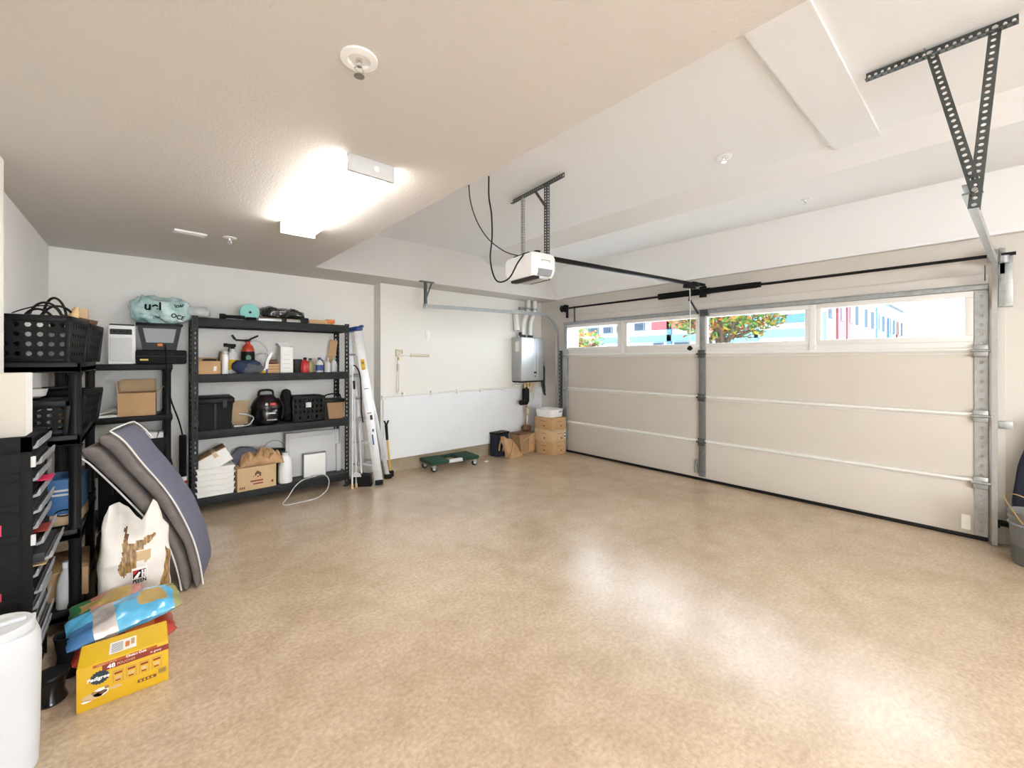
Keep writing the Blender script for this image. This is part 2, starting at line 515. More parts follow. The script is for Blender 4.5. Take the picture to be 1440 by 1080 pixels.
# the window section: rails and stiles around four openings
WIN = [(3.806, 4.833), (2.596, 3.630), (1.386, 2.440), (0.196, 1.240)]
WZ0, WZ1 = 1.770, 2.100
ws = MB().box(0, 0.045, Y0, Y1, 1.637, WZ0 - 0.012, 0.004).box(0, 0.045, Y0, Y1, WZ1 + 0.012, 2.19, 0.004)
edges = [Y1 + 2.465] + [v for w in WIN for v in (w[1], w[0])] + [Y0 + 2.465]
for i in range(0, len(edges), 2):
    a, b = edges[i + 1] + 0.0, edges[i] - 0.0
    if i > 0: b = edges[i] - 0.012
    else: b = edges[i]
    a2 = edges[i + 1] + 0.012 if i + 1 < len(edges) - 1 else edges[i + 1]
    ws.box(0.001, 0.044, a2 - 2.465, b - 2.465, WZ0 - 0.012, WZ1 + 0.012)
ws.build('window_section', 'doorwhite', door)
for (a, b) in WIN:
    a -= 2.465; b -= 2.465
    f = MB()
    e = 0.055
    for (p, q, r_, s_) in ((a - e, b + e, WZ0 - e, WZ0), (a - e, b + e, WZ1, WZ1 + e), (a - e, a, WZ0, WZ1), (b, b + e, WZ0, WZ1)):
        f.box(-0.014, 0.02, p, q, r_, s_, 0.005)
    fo = f.build('window_frame', 'doorwhite', door)
    MB().box(0.022, 0.026, a - 0.01, b + 0.01, WZ0 - 0.01, WZ1 + 0.01).build('pane', 'glass', fo)
# horizontal struts
for z in (0.505, 1.075, 1.635):
    st = MB()
    pr = [(0.0, -0.030), (-0.010, -0.030), (-0.012, -0.022), (-0.044, 0.002), (-0.046, 0.018), (-0.044, 0.022), (0.0, 0.026)]
    st.prism([(x, z + v) for x, v in pr], Y0 + 0.07, Y1 - 0.05, 'Y')
    st.build('strut', 'strut', door)
tr = MB()
tr.prism([(0.0, 2.155), (-0.045, 2.160), (-0.050, 2.185), (-0.045, 2.20), (0.0, 2.20)], Y0 - 0.0, Y1, 'Y')
tr.build('top_rail', 'galv', door)
# centre stile: galvanized below, white between the windows
MB().box(-0.046, 0.0, 0.0, 0.075, 0.06, 1.66, 0.006).build('stile', 'stilesteel', door)
tag(MB().box(-0.02, 0.0, 0.0, 0.07, 1.66, 2.14, 0.005).build('stile', 'galv', door))
for y in (3.713, 1.315):
    MB().box(-0.022, 0.0, y - 2.465 - 0.03, y - 2.465 + 0.03, 1.655, 2.15, 0.004).build('stile', 'strut', door)
# perforated end stiles
er = MB().holes((-0.012, 0.134 - 2.465, 0.04), (0, -1, 0), (0, 0, 1), 0.075, 2.10, 0.003, 1, 26, 0.013, 0.016)
er.box(-0.012, 0, 0.134 - 2.465, 0.137 - 2.465, 0.04, 2.14)
er.build('end_stile', 'galv', door)
el = MB().box(-0.036, 0, Y1 - 0.075, Y1, 0.04, 2.14, 0.003)
el.build('end_stile', 'galv', door)
for z in (0.505, 1.075, 1.635):
    for y, m_ in ((0.10 - 2.465, 'galv'), (0.0375, 'steeld'), (Y1 - 0.05, 'galv')):
        h = MB().box(-0.058, -0.04, y - 0.045, y + 0.045, z - 0.05, z + 0.05, 0.006)
        h.cyl((-0.06, y - 0.06, z), (-0.06, y + 0.06, z), 0.013, n=10)
        h.build('hinge', m_, door)
MB().box(-0.012, 0.05, Y0, Y1, 0.0, 0.034, 0.006).build('bottom_seal', 'blk', door)
lt = MB().box(-0.02, 0, 0.10, 0.145, 0.09, 0.26, 0.004).box(-0.035, -0.02, 0.108, 0.137, 0.22, 0.255, 0.004)
lt.cyl((-0.035, 0.12, 0.12), (-0.03, 0.12, 0.2), 0.008)
lt.build('latch', 'galv', door)
MB().box(-0.002, 0.0, 0.16 - 2.465, 0.215 - 2.465, 0.07, 0.20).build('sticker', 'paper', door)
MB().box(-0.05, 0, -0.045, 0.01 + 0.05, 2.12, 2.20, 0.004).build('arm_bracket', 'steeld', door)

# ---------------------------------------------------------------- tracks and their hangers
C_PROF = [(-0.024, -0.016), (0.024, -0.016), (0.024, 0.016), (0.016, 0.016), (0.016, -0.010), (-0.016, -0.010), (-0.016, 0.016), (-0.024, 0.016)]
def track_path(y, x0, z0, x1, z1, xv, R):
    pts = [(x0, y, z0), (x1, y, z1)]
    for i in range(1, 11):
        a = PI / 2 * i / 10
        pts.append((x1 + (xv - x1) * math.sin(a), y, z1 - R * (1 - math.cos(a))))
    pts.append((xv, y, 0.005))
    return pts
tl = thing('garage_door_track', 'curved pale steel door track along the white wall above the water heater', 'door track', (5.385, 5.0, 0), 0, None)
p = track_path(5.0, 2.85, 2.275, 5.02, 2.325, 5.395, 0.33)
MB().sweep([(a - 5.385, b - 5.0, c) for a, b, c in p], C_PROF, up=(0, 1, 0)).build('rail', 'track', tl)
an = MB().holes((0.035, -0.048, 0.02), (0, 1, 0), (0, 0, 1), 0.05, 1.70, 0.003, 1, 26, 0.011, 0.016)
an.box(0.035, 0.08, -0.051, -0.048, 0.02, 1.72)
an.build('jamb_angle', 'steeld', tl)
trk = thing('garage_door_track', 'curved steel door track beside the grey pail, hung from a tall V bracket', 'door track', (5.385, 0.02, 0))
p = track_path(0.02, 2.85, 2.335, 5.02, 2.36, 5.395, 0.36)
p[0] = (2.85, 0.095, 2.335)
p[1] = (5.02, 0.03, 2.36)
MB().sweep([(a - 5.385, b - 0.02, c) for a, b, c in p], C_PROF, up=(0, 1, 0)).build('rail', 'track', trk)
fp = MB().box(0.02, 0.08, -0.10, -0.02, 2.0, 2.42, 0.004)
MB().box(0.055, 0.08, -0.10, 0.0, 0.98, 1.04, 0.003).build('jamb_clip', 'galv', trk)
fp.cyl((0.01, -0.05, 2.42), (0.01, -0.05, 2.36), 0.035)
fp.build('flag_bracket', 'galv', trk)
MB().box(0.0, 0.08, -0.09, 0.0, 0.17, 0.205, 0.004).box(-0.012, 0.02, -0.03, 0.0, 0.155, 0.22, 0.004).build('lower_bracket', 'blk', trk)

def perf_angle(name, parent, p0, p1, out, width, n, m='steeld'):
    """a slotted steel angle: two perforated flanges from p0 to p1"""
    p0, p1, out = Vector(p0), Vector(p1), Vector(out)
    d = (p1 - p0); L = d.length; d.normalize()
    out = (out - d * out.dot(d)).normalized()
    side = d.cross(out)
    b = MB()
    b.holes(p0, d, out, L, width, 0.003, n, 1, L / n * 0.26, width * 0.24)
    b.holes(p0, d, side, L, width * 0.8, 0.003, n, 1, L / n * 0.26, width * 0.2)
    return b.build(name, m, parent)
hr = thing('track_hanger', 'tall black slotted steel V bracket under the ceiling near the right track end', 'bracket', (2.95, 0.05, 3.10))
perf_angle('ceiling_bar', hr, (0, 0.42, -0.045), (0, -0.11, -0.045), (0, 0, 1), 0.045, 20, 'steeld')
perf_angle('strap', hr, (-0.006, 0.19, -0.01), (-0.15, 0.030, -0.815), (0, -1, 0.2), 0.038, 26, 'steeld')
perf_angle('strap', hr, (-0.006, -0.06, -0.01), (-0.15, 0.004, -0.87), (0, 1, 0.0), 0.038, 28, 'steeld')
for y, z, x in ((0.175, -0.03, -0.012), (-0.04, -0.03, -0.012), (0.02, -0.79, -0.155)):
    MB().cyl((x - 0.008, y, z), (x + 0.004, y, z), 0.011, n=6).build('bolt', 'chrome', hr)
hl = thing('track_hanger', 'short dark steel bracket hanging the track from the soffit', 'bracket', (2.83, 4.99, 2.60))
b = MB().box(-0.09, 0.12, -0.03, 0.03, -0.012, 0.0, 0.002).box(-0.03, 0.02, -0.006, 0.0, -0.34, -0.01, 0.001).box(-0.03, -0.024, -0.04, 0.0, -0.34, -0.01, 0.001)
b.bar((0.09, 0.0, -0.01), (0.0, 0.0, -0.24), 0.02, 0.006, (0, 1, 0))
b.build('strap', 'steeld', hl)
MB().box(-0.04, 0.02, -0.03, 0.005, -0.36, -0.30, 0.004).build('clamp', 'galv', hl)

# ---------------------------------------------------------------- torsion shaft, spring, drums
ts = thing('torsion_shaft', 'dark torsion shaft with black spring across the wall above the garage door', 'torsion shaft', (5.385, 2.465, 2.43))
MB().cyl((0, -2.56, 0), (0, 2.42, 0), 0.0145, n=12).build('shaft', 'blk', ts)
sp = MB()
path = [(0.041 * math.cos(a * 0.35), -0.625 + 0.55 * a / 700.0, 0.041 * math.sin(a * 0.35)) for a in range(0, 700)]
sp.cyl((0, -0.62, 0), (0, -0.07, 0), 0.036, n=16)
for i in range(46):
    y = -0.62 + 0.55 * i / 45
    sp.lathe([(0.036, y - 0.005), (0.042, y), (0.036, y + 0.005)], (0, 0, 0), 16, 'Y')
sp.build('spring', 'blk', ts)
MB().cyl((0, -0.66, 0), (0, -0.61, 0), 0.032, n=14).build('winding_cone', 'blk', ts)
MB().cyl((0, -0.08, 0), (0, 0.0, 0), 0.042, n=14).build('stationary_cone', 'blk', ts)
cb = MB().box(0.025, 0.045, -0.02, 0.07, -0.07, 0.07, 0.004).cyl((-0.02, 0.01, 0), (0.03, 0.01, 0), 0.036, n=14)
cb.build('center_bracket', 'blk', ts)
for y in (-2.44, 2.38):
    dm = MB()
    dm.lathe([(0.028, -0.04), (0.062, -0.035), (0.052, -0.025), (0.052, 0.025), (0.066, 0.035), (0.03, 0.04)], (0, y, 0), 20, 'Y')
    dm.box(0.02, 0.05, y - 0.045 - 0.02, y - 0.03, -0.16, 0.06, 0.004)
    dm.build('cable_drum', 'blk' if y > 0 else 'galv', ts)
MB().cyl((0.0, -2.39, -0.07), (0.03, -2.39, -0.2), 0.004, n=6).build('lift_cable', 'steeld', ts)
MB().box(0.0, 0.01, 2.13, 2.16, -0.24, 0.02).build('hanger_strap', 'steeld', ts)

# ---------------------------------------------------------------- opener
op = thing('garage_door_opener', 'white garage door opener hung from the ceiling on slotted straps', 'garage door opener', (2.62, 2.73, 2.27), -6)
hd = MB()
oc = [(-0.16, -0.19), (-0.13, -0.215), (0.02, -0.215), (0.10, -0.19), (0.15, -0.12), (0.15, 0.12), (0.10, 0.19), (0.02, 0.215), (-0.13, 0.215), (-0.16, 0.19)]
lev = [(0.82, 0.0), (0.95, 0.03), (1.0, 0.06), (1.0, 0.155), (0.93, 0.19), (0.8, 0.20)]
n = len(oc)
vv = [(x * k, y * k, z) for k, z in lev for x, y in oc]
ff = [(j * n + i, j * n + (i + 1) % n, (j + 1) * n + (i + 1) % n, (j + 1) * n + i) for j in range(len(lev) - 1) for i in range(n)]
ff += [tuple(range(n - 1, -1, -1)), tuple(range((len(lev) - 1) * n, len(lev) * n))]
hd._take(vv, ff)
hd.build('housing', 'opener', op)
MB().box(-0.118, -0.05, -0.17, 0.17, -0.022, 0.012, 0.008).box(0.0, 0.1, -0.13, 0.15, -0.012, 0.01, 0.006).build('vent_cover', 'dgrey', op)
MB().box(-0.06, 0.05, -0.175, 0.14, -0.020, 0.012, 0.008).build('lamp_lens', 'lgrey', op)
MB().prism([(-0.09, 0.0), (0.03, 0.0), (0.05, 0.055), (-0.105, 0.055)], -0.218, -0.185, 'Y').build('lamp_lens', 'mgrey', op)
lg = MB().box(-0.07, 0.02, -0.217, -0.2145, 0.128, 0.131).box(-0.07, -0.066, -0.217, -0.2145, 0.12, 0.131).box(0.016, 0.02, -0.217, -0.2145, 0.115, 0.131)
lg.build('printed_mark', 'dgrey', op)
MB().box(-0.12, -0.04, -0.10, 0.13, 0.19, 0.215, 0.006).box(0.0, 0.06, -0.06, 0.04, 0.19, 0.235, 0.008).cyl((0.03, -0.03, 0.21), (0.03, -0.03, 0.255), 0.03).build('terminal_cover', 'blk', op)
ra = MB().box(0.05, 2.50, -0.021, 0.021, 0.20, 0.238, 0.004)
ra.build('rail', 'blk', op, m=Matrix.Rotation(math.radians(0.0), 4, 'Y'))
MB().box(2.47, 2.60, -0.03, 0.025, 0.195, 0.25, 0.01).box(2.58, 2.745, -0.022, 0.02, 0.215, 0.25, 0.008).build('header_bracket', 'blk', op)
MB().box(2.33, 2.52, -0.03, 0.03, 0.155, 0.20, 0.006).build('trolley', 'blk', op)
ar = MB().bar((2.46, 0.0, 0.165), (2.50, 0.05, 0.02), 0.028, 0.014, (0, 1, 0)).bar((2.495, 0.05, 0.05), (2.745, 0.085, -0.12), 0.028, 0.010, (0, 1, 0), 0.002)
ar.build('door_arm', 'blk', op)
kc = MB().tube([(2.40, -0.02, 0.16), (2.405, -0.022, -0.2), (2.40, -0.02, -0.545)], 0.004, 6)
tag(kc.build('release_cord', 'paper', op), 'thin pale release cord')
MB().lathe([(0.008, -0.60), (0.03, -0.585), (0.034, -0.57), (0.012, -0.54)], (2.40, -0.02, 0), 12).build('release_knob', 'blk', op)
cbar = perf_angle('ceiling_bar', op, (0.03, 0.345, 0.785), (0.03, -0.39, 0.785), (0, 0, 1), 0.04, 24, 'steeld')
perf_angle('strap', op, (0.01, 0.155, 0.80), (0.01, 0.155, 0.18), (0, 1, 0), 0.028, 26, 'galv')
perf_angle('strap', op, (0.01, -0.19, 0.80), (0.01, -0.19, 0.18), (0, 1, 0), 0.038, 26, 'steeld')
MB().bar((0.02, -0.015, 0.79), (0.012, -0.175, 0.60), 0.025, 0.004, (1, 0, 0)).build('brace', 'steeld', op)

def cord(name, pts, r, m, label, cat='cable'):
    return tag(MB().tube(smooth_path(pts, 8), r, 7).build(name, m), label, cat)
cord('power_cord', [(2.19, 2.81, 3.10), (2.23, 2.86, 2.95), (2.25, 2.85, 2.80), (2.28, 2.88, 2.62), (2.30, 2.93, 2.45), (2.31, 2.90, 2.30), (2.31, 2.82, 2.225), (2.34, 2.72, 2.25), (2.40, 2.68, 2.38), (2.48, 2.68, 2.475)], 0.007, 'blk', 'black cord drooping from the ceiling to the white door opener')
cord('signal_wire', [(2.17, 3.07, 3.10), (2.19, 3.07, 2.95), (2.24, 3.04, 2.78), (2.32, 2.98, 2.63), (2.42, 2.88, 2.52), (2.52, 2.80, 2.48)], 0.005, 'dgrey', 'thin grey wire sloping from the ceiling to the back of the opener')

# ---------------------------------------------------------------- ceiling fixtures
def fixture(loc, label, lamp='lamp', group=None):
    t = thing('ceiling_light', label, 'light', loc)
    MB().box(-0.118, 0.118, -0.70, 0.70, -0.012, 0.0, 0.002).build('backplate', 'white', t)
    d = MB().prism([(-0.110, -0.012), (-0.119, -0.05), (-0.098, -0.082), (0.098, -0.082), (0.119, -0.05), (0.110, -0.012)], -0.69, 0.69, 'Y')
    d.build('diffuser', lamp, t, smooth=False)
    for s in (-1, 1):
        c = MB().box(-0.124, 0.124, s * 0.70 - 0.012, s * 0.70 + 0.012, -0.088, 0.0, 0.004)
        c.build('end_cap', 'lgrey', t)
    MB().lathe([(0.0, 0.0), (0.016, 0.0), (0.016, 0.004), (0.0, 0.005)], (0.02, -0.712, -0.045), 16, 'Y').build('knockout', 'white', t)
    return t
L0 = fixture((0.905, 2.86, 2.6), 'long lit white fluorescent fixture on the lower ceiling above the floor')
fill_1 = fixture((0.9, -1.7, 2.6), 'added fill light shaped as a long fixture on the low ceiling behind the camera', 'lampfill')  # out of view, added to brighten the room
fill_2 = copy_thing(fill_1, (0.9, -3.5, 2.6), label='second added fill light shaped as a fixture, by the rear wall behind the camera')  # another unseen fixture added for fill light

def sprinkler(loc, r, label, stem=0.05):
    t = thing('sprinkler_head', label, 'sprinkler', loc, 0)
    MB().lathe([(r * 0.55, -0.004), (r * 0.62, -0.012), (r, -0.008), (r, 0.0)], (0, 0, 0), 28).build('escutcheon', 'white', t)
    MB().lathe([(r * 0.54, -0.003), (r * 0.3, -0.001), (0.0, -0.001)], (0, 0, 0), 20).build('cup', 'mgrey', t)
    h = MB().cyl((0, 0, 0), (0, 0, -stem * 0.5), 0.012, 0.008, 10)
    for s in (-1, 1):
        h.tube([(s * 0.008, 0, -stem * 0.4), (s * 0.016, 0, -stem * 0.7), (0, 0, -stem)], 0.003, 6)
    h.lathe([(0.018, -stem - 0.003), (0.018, -stem)], (0, 0, 0), 14)
    h.build('nozzle', 'chrome', t)
    return t
sprinkler((0.567, 1.459, 2.6), 0.062, 'large round white ceiling sprinkler nearer the camera than the lit fixture', 0.06)
sprinkler((0.56, 4.31, 2.6), 0.05, 'small sprinkler on the low ceiling toward the shelf wall', 0.05)
sprinkler((3.33, 1.37, 3.1), 0.055, 'round white sprinkler on the high ceiling beside the dropped slab', 0.04)
sprinkler((4.6, 1.17, 3.035), 0.03, 'tiny sprinkler on the sloped soffit before the door header', 0.04)
sd = thing('ceiling_vent', 'small flat rectangular white plate on the low ceiling by the sprinkler', 'ceiling plate', (0.29, 4.35, 2.6), 8)
MB().box(-0.11, 0.11, -0.05, 0.05, -0.018, 0.0, 0.006).build('plate', 'white', sd)
MB().box(-0.08, 0.08, -0.02, 0.02, -0.024, -0.016, 0.004).build('cover', 'lgrey', sd)

# ---------------------------------------------------------------- outside
def building(name, label, loc, rz, W, D, H, bands, wins, roof=None):
    t = thing(name, label, 'building', loc, rz, None)
    MB().box(0, W, 0, D, 0, H).build('wall', 'ext_white', t)
    for (x0, x1, z0, z1, m_) in bands:
        MB().box(x0, x1, -0.15, 0.05, z0, z1).build('wall_panel', m_, t)
    for (x0, x1, z0, z1) in wins:
        w = MB().box(x0, x1, -0.22, 0.0, z0, z1).build('window', 'ext_window', t)
        MB().box(x0 + 0.06, x1 - 0.06, -0.225, -0.215, z0 + 0.06, z1 - 0.06).build('pane', 'ext_glass', w)
    if roof:
        MB().box(-0.3, W + 0.3, -0.4, D, H, H + 0.25).build('roof', roof, t)
    return t
M['ext_white'] = mat('stucco_white', (0.16, 0.17, 0.18), 0.9)
M['ext_blue'] = mat('siding_blue', (0.008, 0.045, 0.09), 0.8)
M['ext_lblue'] = mat('siding_pale_blue', (0.035, 0.10, 0.14), 0.8)
M['ext_red'] = mat('siding_red', (0.085, 0.006, 0.008), 0.8)
M['ext_window'] = mat('window_trim', (0.04, 0.06, 0.085), 0.6)
M['ext_glass'] = mat('window_dark', (0.008, 0.014, 0.022), 0.3, spec=0.1)
M['bark'] = mat('bark', (0.03, 0.02, 0.012), 0.9, spec=0.1)
M['leaf1'] = mat('leaf_green', (0.03, 0.075, 0.008), 0.8, spec=0.1)
M['leaf2'] = mat('leaf_orange', (0.13, 0.03, 0.005), 0.8, spec=0.1)
M['leaf3'] = mat('leaf_yellow', (0.12, 0.085, 0.008), 0.8, spec=0.1)
building('house', 'pale blue and white house with a red upper storey seen through two door windows', (40, 44, 0), -90, 27, 10, 9.0,
         [(0, 27, 3.5, 4.15, 'ext_lblue'), (0, 27, 2.4, 2.8, 'ext_lblue'), (20.3, 25.4, 4.7, 6.6, 'ext_red'), (22.0, 22.5, 2.5, 6.6, 'ext_blue'), (6, 18, 5.6, 7.5, 'ext_lblue')],
         [(12.0, 13.5, 4.6, 5.4), (14.2, 15.4, 4.6, 5.4), (16.0, 17.4, 4.6, 5.4), (18.3, 19.5, 4.7, 5.6), (20.5, 21.6, 2.9, 3.4), (22.8, 24.4, 2.9, 3.4), (5, 9, 4.4, 5.2)], 'ext_white')
cols = ['ext_white', 'ext_red', 'ext_red', 'ext_white', 'ext_white', 'ext_white', 'ext_lblue', 'ext_white', 'ext_blue', 'ext_white', 'ext_red', 'ext_white']
names = ['white townhouse at the near end of the row beyond the last door window', 'pale townhouse with blue strips behind the white end one', 'far townhouse with maroon strip at the end of the row']
for i in range(3):
    w = 12
    bands = []
    for k in range(4):
        cc = cols[i * 4 + k]
        if cc != 'ext_white': bands.append((k * 3 + 0.15, k * 3 + 2.6, 1.0 + (k % 2), 7.4 - i * 0.6, cc))
    tw = building('townhouse', names[i], (36 + i * 12.6, 8, 0), 0, w, 7.5, 8.6 - i * 0.5, bands + ([(-0.2, 0.02, 0, 8, 'ext_lblue')] if i == 0 else []),
             [(1.0 + 2.9 * k, 1.9 + 2.9 * k, 4.6, 6.2) for k in range(4)], 'ext_white')
    if i == 0:
        for (y0, y1, z0, z1, m_) in ((1.0, 3.6, 4.35, 8.0, 'ext_blue'), (0.9, 4.5, 3.3, 3.9, 'ext_lblue'), (4.2, 6.8, 2.0, 8.0, 'ext_lblue')):
            MB().box(-0.15, 0.02, y0, y1, z0, z1).build('wall_panel', m_, tw)
building('townhouse', 'pale blue building at the far right of the street outside', (62, 0.8, 0), 0, 14, 0.0 + 1.5, 6.2, [(1, 4, 0.5, 5.8, 'ext_lblue'), (6, 8, 0.5, 5.8, 'ext_blue')], [(4.4, 5.4, 3.4, 5)], 'ext_white')
def tree(label, loc, h, rx, ry, rz_, n, cols_, seed):
    R = random.Random(seed)
    t = thing('tree', label, 'tree', loc)
    tk = MB().tube(smooth_path([(0, 0, 0), (0.1, 0.05, h * 0.3), (-0.05, 0.1, h * 0.55), (0.1, 0, h * 0.8)], 4), 0.14, 8)
    for k in range(9):
        a = R.random() * 2 * PI
        tk.tube(smooth_path([(0, 0, h * (0.35 + 0.03 * k)), (rx * 0.4 * math.cos(a), ry * 0.4 * math.sin(a), h * 0.62), (rx * 0.8 * math.cos(a), ry * 0.8 * math.sin(a), h * 0.78)], 4), 0.045, 6)
    tk.build('trunk', 'bark', t)
    f = MB()
    for k in range(n):
        a, c = R.random() * 2 * PI, R.uniform(-1, 1)
        r = R.random() ** 0.4
        s = math.sqrt(1 - c * c)
        p = Vector((rx * r * s * math.cos(a), ry * r * s * math.sin(a), h * 0.78 + rz_ * r * c))
        d = Vector((R.uniform(-1, 1), R.uniform(-1, 1), R.uniform(-0.8, 0.5))).normalized()
        e = d.orthogonal().normalized()
        q = R.uniform(0.10, 0.19)
        f.mi = R.choices(range(len(cols_)), [5, 3, 3])[0]
        f._take([p, p + d * q * 0.6 + e * q * 0.3, p + d * q * 1.3, p + d * q * 0.6 - e * q * 0.3], [(0, 1, 2, 3)])
    f.build('foliage', cols_, t)
    return t
tree('leafy tree with orange and green leaves outside the third door window', (13.5, 5.55, 0), 3.95, 1.7, 1.75, 0.9, 3200, ['leaf1', 'leaf2', 'leaf3'], 3)
tree('yellow-green bush outside the door window nearest the corner', (14.0, 12.1, 0), 2.9, 0.9, 1.6, 0.75, 1600, ['leaf1', 'leaf3', 'leaf2'], 5)
# ================================================================ storage racks
# ---- black resin rack along the left wall
rr = thing('storage_rack', 'black plastic rack with round posts along the left wall, milk crates on top', 'shelving', (-0.455, 3.97, 0))
for z in (1.54, 1.125, 0.585, 0.13):
    s = MB().box(-0.188, 0.188, -0.50, 0.50, z - 0.058, z - 0.02, 0.006)
    s.box(-0.188, 0.188, -0.50, -0.48, z - 0.058, z, 0.004).box(-0.188, 0.188, 0.48, 0.50, z - 0.058, z, 0.004)
    s.box(-0.188, -0.168, -0.5, 0.5, z - 0.058, z, 0.004).box(0.168, 0.188, -0.5, 0.5, z - 0.058, z, 0.004)
    for k in range(9):
        s.box(-0.17, 0.17, -0.46 + k * 0.108, -0.40 + k * 0.108, z - 0.025, z - 0.008)
    s.build('shelf', 'blk', rr)
for x in (-0.155, 0.16):
    for y in (-0.455, 0.455):
        p = MB()
        for a, b in ((0.0, 0.075), (0.13, 0.528), (0.585, 1.068), (1.125, 1.484)):
            p.lathe([(0.034, a), (0.027, a + 0.03), (0.027, b - 0.03), (0.034, b)], (x, y, 0), 18)
        p.cyl((x, y, 0.0), (x, y, 1.52), 0.02)
        p.build('post', 'blk', rr)
# ---- black resin rack on the back wall
rb = thing('storage_rack', 'black plastic shelf unit on the back wall holding a white heater and open carton', 'shelving', (-0.19, 5.47, 0))
for z in (1.515, 1.03, 0.56, 0.12):
    s = MB().box(-0.40, 0.41, -0.21, 0.21, z - 0.055, z, 0.008)
    s.box(-0.36, 0.37, -0.215, -0.21, z - 0.045, z - 0.012, 0.002)
    s.build('shelf', 'blk', rb)
for x in (-0.35, 0.37):
    for y in (-0.16, 0.16):
        p = MB()
        for a, b in ((0.0, 0.065), (0.12, 0.505), (0.56, 0.975), (1.03, 1.46)):
            p.lathe([(0.036, a), (0.029, a + 0.03), (0.029, b - 0.03), (0.036, b)], (x, y, 0), 16)
        p.cyl((x, y, 0.0), (x, y, 1.48), 0.02)
        p.build('post', 'blk', rb)

# ---- milk crates
def crate(label, loc, rz, w, d, h, kind, group=None, top=1.12):
    t = thing('milk_crate', label, 'crate', loc, rz, group)
    b = MB()
    nx, ny = (6, 4) if kind == 'round' else (7, 4)
    e = 0.022
    zz = h - 0.05
    hw = w / nx * (0.30 if kind == 'round' else 0.26); hh = zz / ny * (0.26 if kind == 'round' else 0.36)
    sk = None if kind == 'round' else (lambda i, j: j == 0 and i % 2 == 0)
    taper = (top - 1) / 2
    b.holes((-w / 2, -d / 2, e), (1, 0, 0), (0, 0, 1), w, zz, 0.006, nx, ny, hw, hh, sk)
    b.holes((w / 2, d / 2, e), (-1, 0, 0), (0, 0, 1), w, zz, 0.006, nx, ny, hw, hh, sk)
    m_ = max(4, int(nx * d / w))
    b.holes((w / 2, -d / 2, e), (0, 1, 0), (0, 0, 1), d, zz, 0.006, m_, ny, d / m_ * 0.26, hh, sk)
    b.holes((-w / 2, d / 2, e), (0, -1, 0), (0, 0, 1), d, zz, 0.006, m_, ny, d / m_ * 0.26, hh, sk)
    b.box(-w / 2, w / 2, -d / 2, d / 2, 0.0, 0.024, 0.005)
    for sx in (-1, 1):
        for sy in (-1, 1):
            b.box(sx * w / 2 - 0.012, sx * w / 2 + 0.012, sy * d / 2 - 0.012, sy * d / 2 + 0.012, 0.0, h - 0.03, 0.004)
    for v in b.bm.verts:
        k = 1 + 2 * taper * (v.co.z / h)
        v.co.x *= k; v.co.y *= k
    b.build('basket', 'blk', t)
    r = MB()
    k = 1 + 2 * taper
    W, D = w * k / 2 + 0.012, d * k / 2 + 0.012
    for (x0, x1, y0, y1) in ((-W, W, -D, -D + 0.028), (-W, W, D - 0.028, D), (-W, -W + 0.028, -D, D), (W - 0.028, W, -D, D)):
        r.box(x0, x1, y0, y1, h - 0.036, h, 0.006)
    r.build('rim', 'blk', t)
    return t
crate('black crate with round holes and looped cords on the top left shelf', (-0.433, 3.69, 1.54), -7, 0.255, 0.33, 0.265, 'round', None, 1.10)
crate('black slotted crate behind the round-holed crate on the top left shelf', (-0.405, 4.16, 1.54), -6, 0.28, 0.33, 0.255, 'slot', None, 1.12)
crate('black crate with odds and ends on the second shelf of the left rack', (-0.46, 3.66, 1.125), 0, 0.25, 0.30, 0.20, 'round', None, 1.12)
crate('black crate behind another on the second shelf of the left rack', (-0.41, 4.08, 1.125), -10, 0.27, 0.30, 0.235, 'slot', None, 1.15)
# contents seen through the holes and over the rims
def coil(name, label, loc, loops, m='blk', r=0.006):
    pts = []
    for (cx, cy, cz, rx, rz_, a0, a1, yaw) in loops:
        for i in range(14):
            a = math.radians(a0 + (a1 - a0) * i / 13)
            pts.append((cx + rx * math.cos(a) * math.cos(yaw), cy + rx * math.cos(a) * math.sin(yaw) + 0.01 * math.sin(3 * a), cz + rz_ * math.sin(a)))
    o = MB().tube(smooth_path(pts, 3), r, 6).build(name, m)
    o.location = loc
    return tag(o, label, 'cable')
coil('extension_cord', 'black cord looped above the rim of the front milk crate', (-0.43, 3.68, 1.775), [(0.0, 0, 0, 0.07, 0.115, -20, 200, 0.1), (0.05, 0.02, 0.0, 0.075, 0.10, 200, -10, 0.4), (0.03, 0.05, 0.0, 0.055, 0.15, 170, -20, -0.3), (-0.03, 0, 0, 0.06, 0.075, 190, 20, 0.0)], 'blk', 0.007)
tag(MB().tube(smooth_path([(-0.548, 3.60, 1.815), (-0.50, 3.62, 1.845), (-0.44, 3.65, 1.87), (-0.39, 3.66, 1.86), (-0.36, 3.68, 1.80)], 5), 0.004, 6).build('cable', 'blk'), 'thin black lead running from the wall into the front crate', 'cable')
bt = thing('squeeze_bottle', 'tan bottle leaning out of the front milk crate', 'bottle', (-0.37, 3.74, 1.60), 0)
MB().lathe([(0.022, 0.0), (0.028, 0.02), (0.028, 0.20), (0.02, 0.25), (0.011, 0.27), (0.011, 0.285), (0.0, 0.285)], (0, 0, 0), 16).build('body', 'tan', bt, m=Matrix.Rotation(0.22, 4, 'Y'))
bx = MB().box(-0.05, 0.05, -0.06, 0.06, 0, 0.20, 0.003).build('white_carton', 'paper'); bx.location = (-0.47, 3.70, 1.568)
tag(bx, 'small white carton inside the front milk crate', 'box')
bx = MB().box(-0.05, 0.04, -0.05, 0.05, 0, 0.14, 0.003).build('grey_carton', 'mgrey'); bx.location = (-0.37, 3.64, 1.568)
tag(bx, 'small grey carton inside the front milk crate below the tan bottle', 'box')
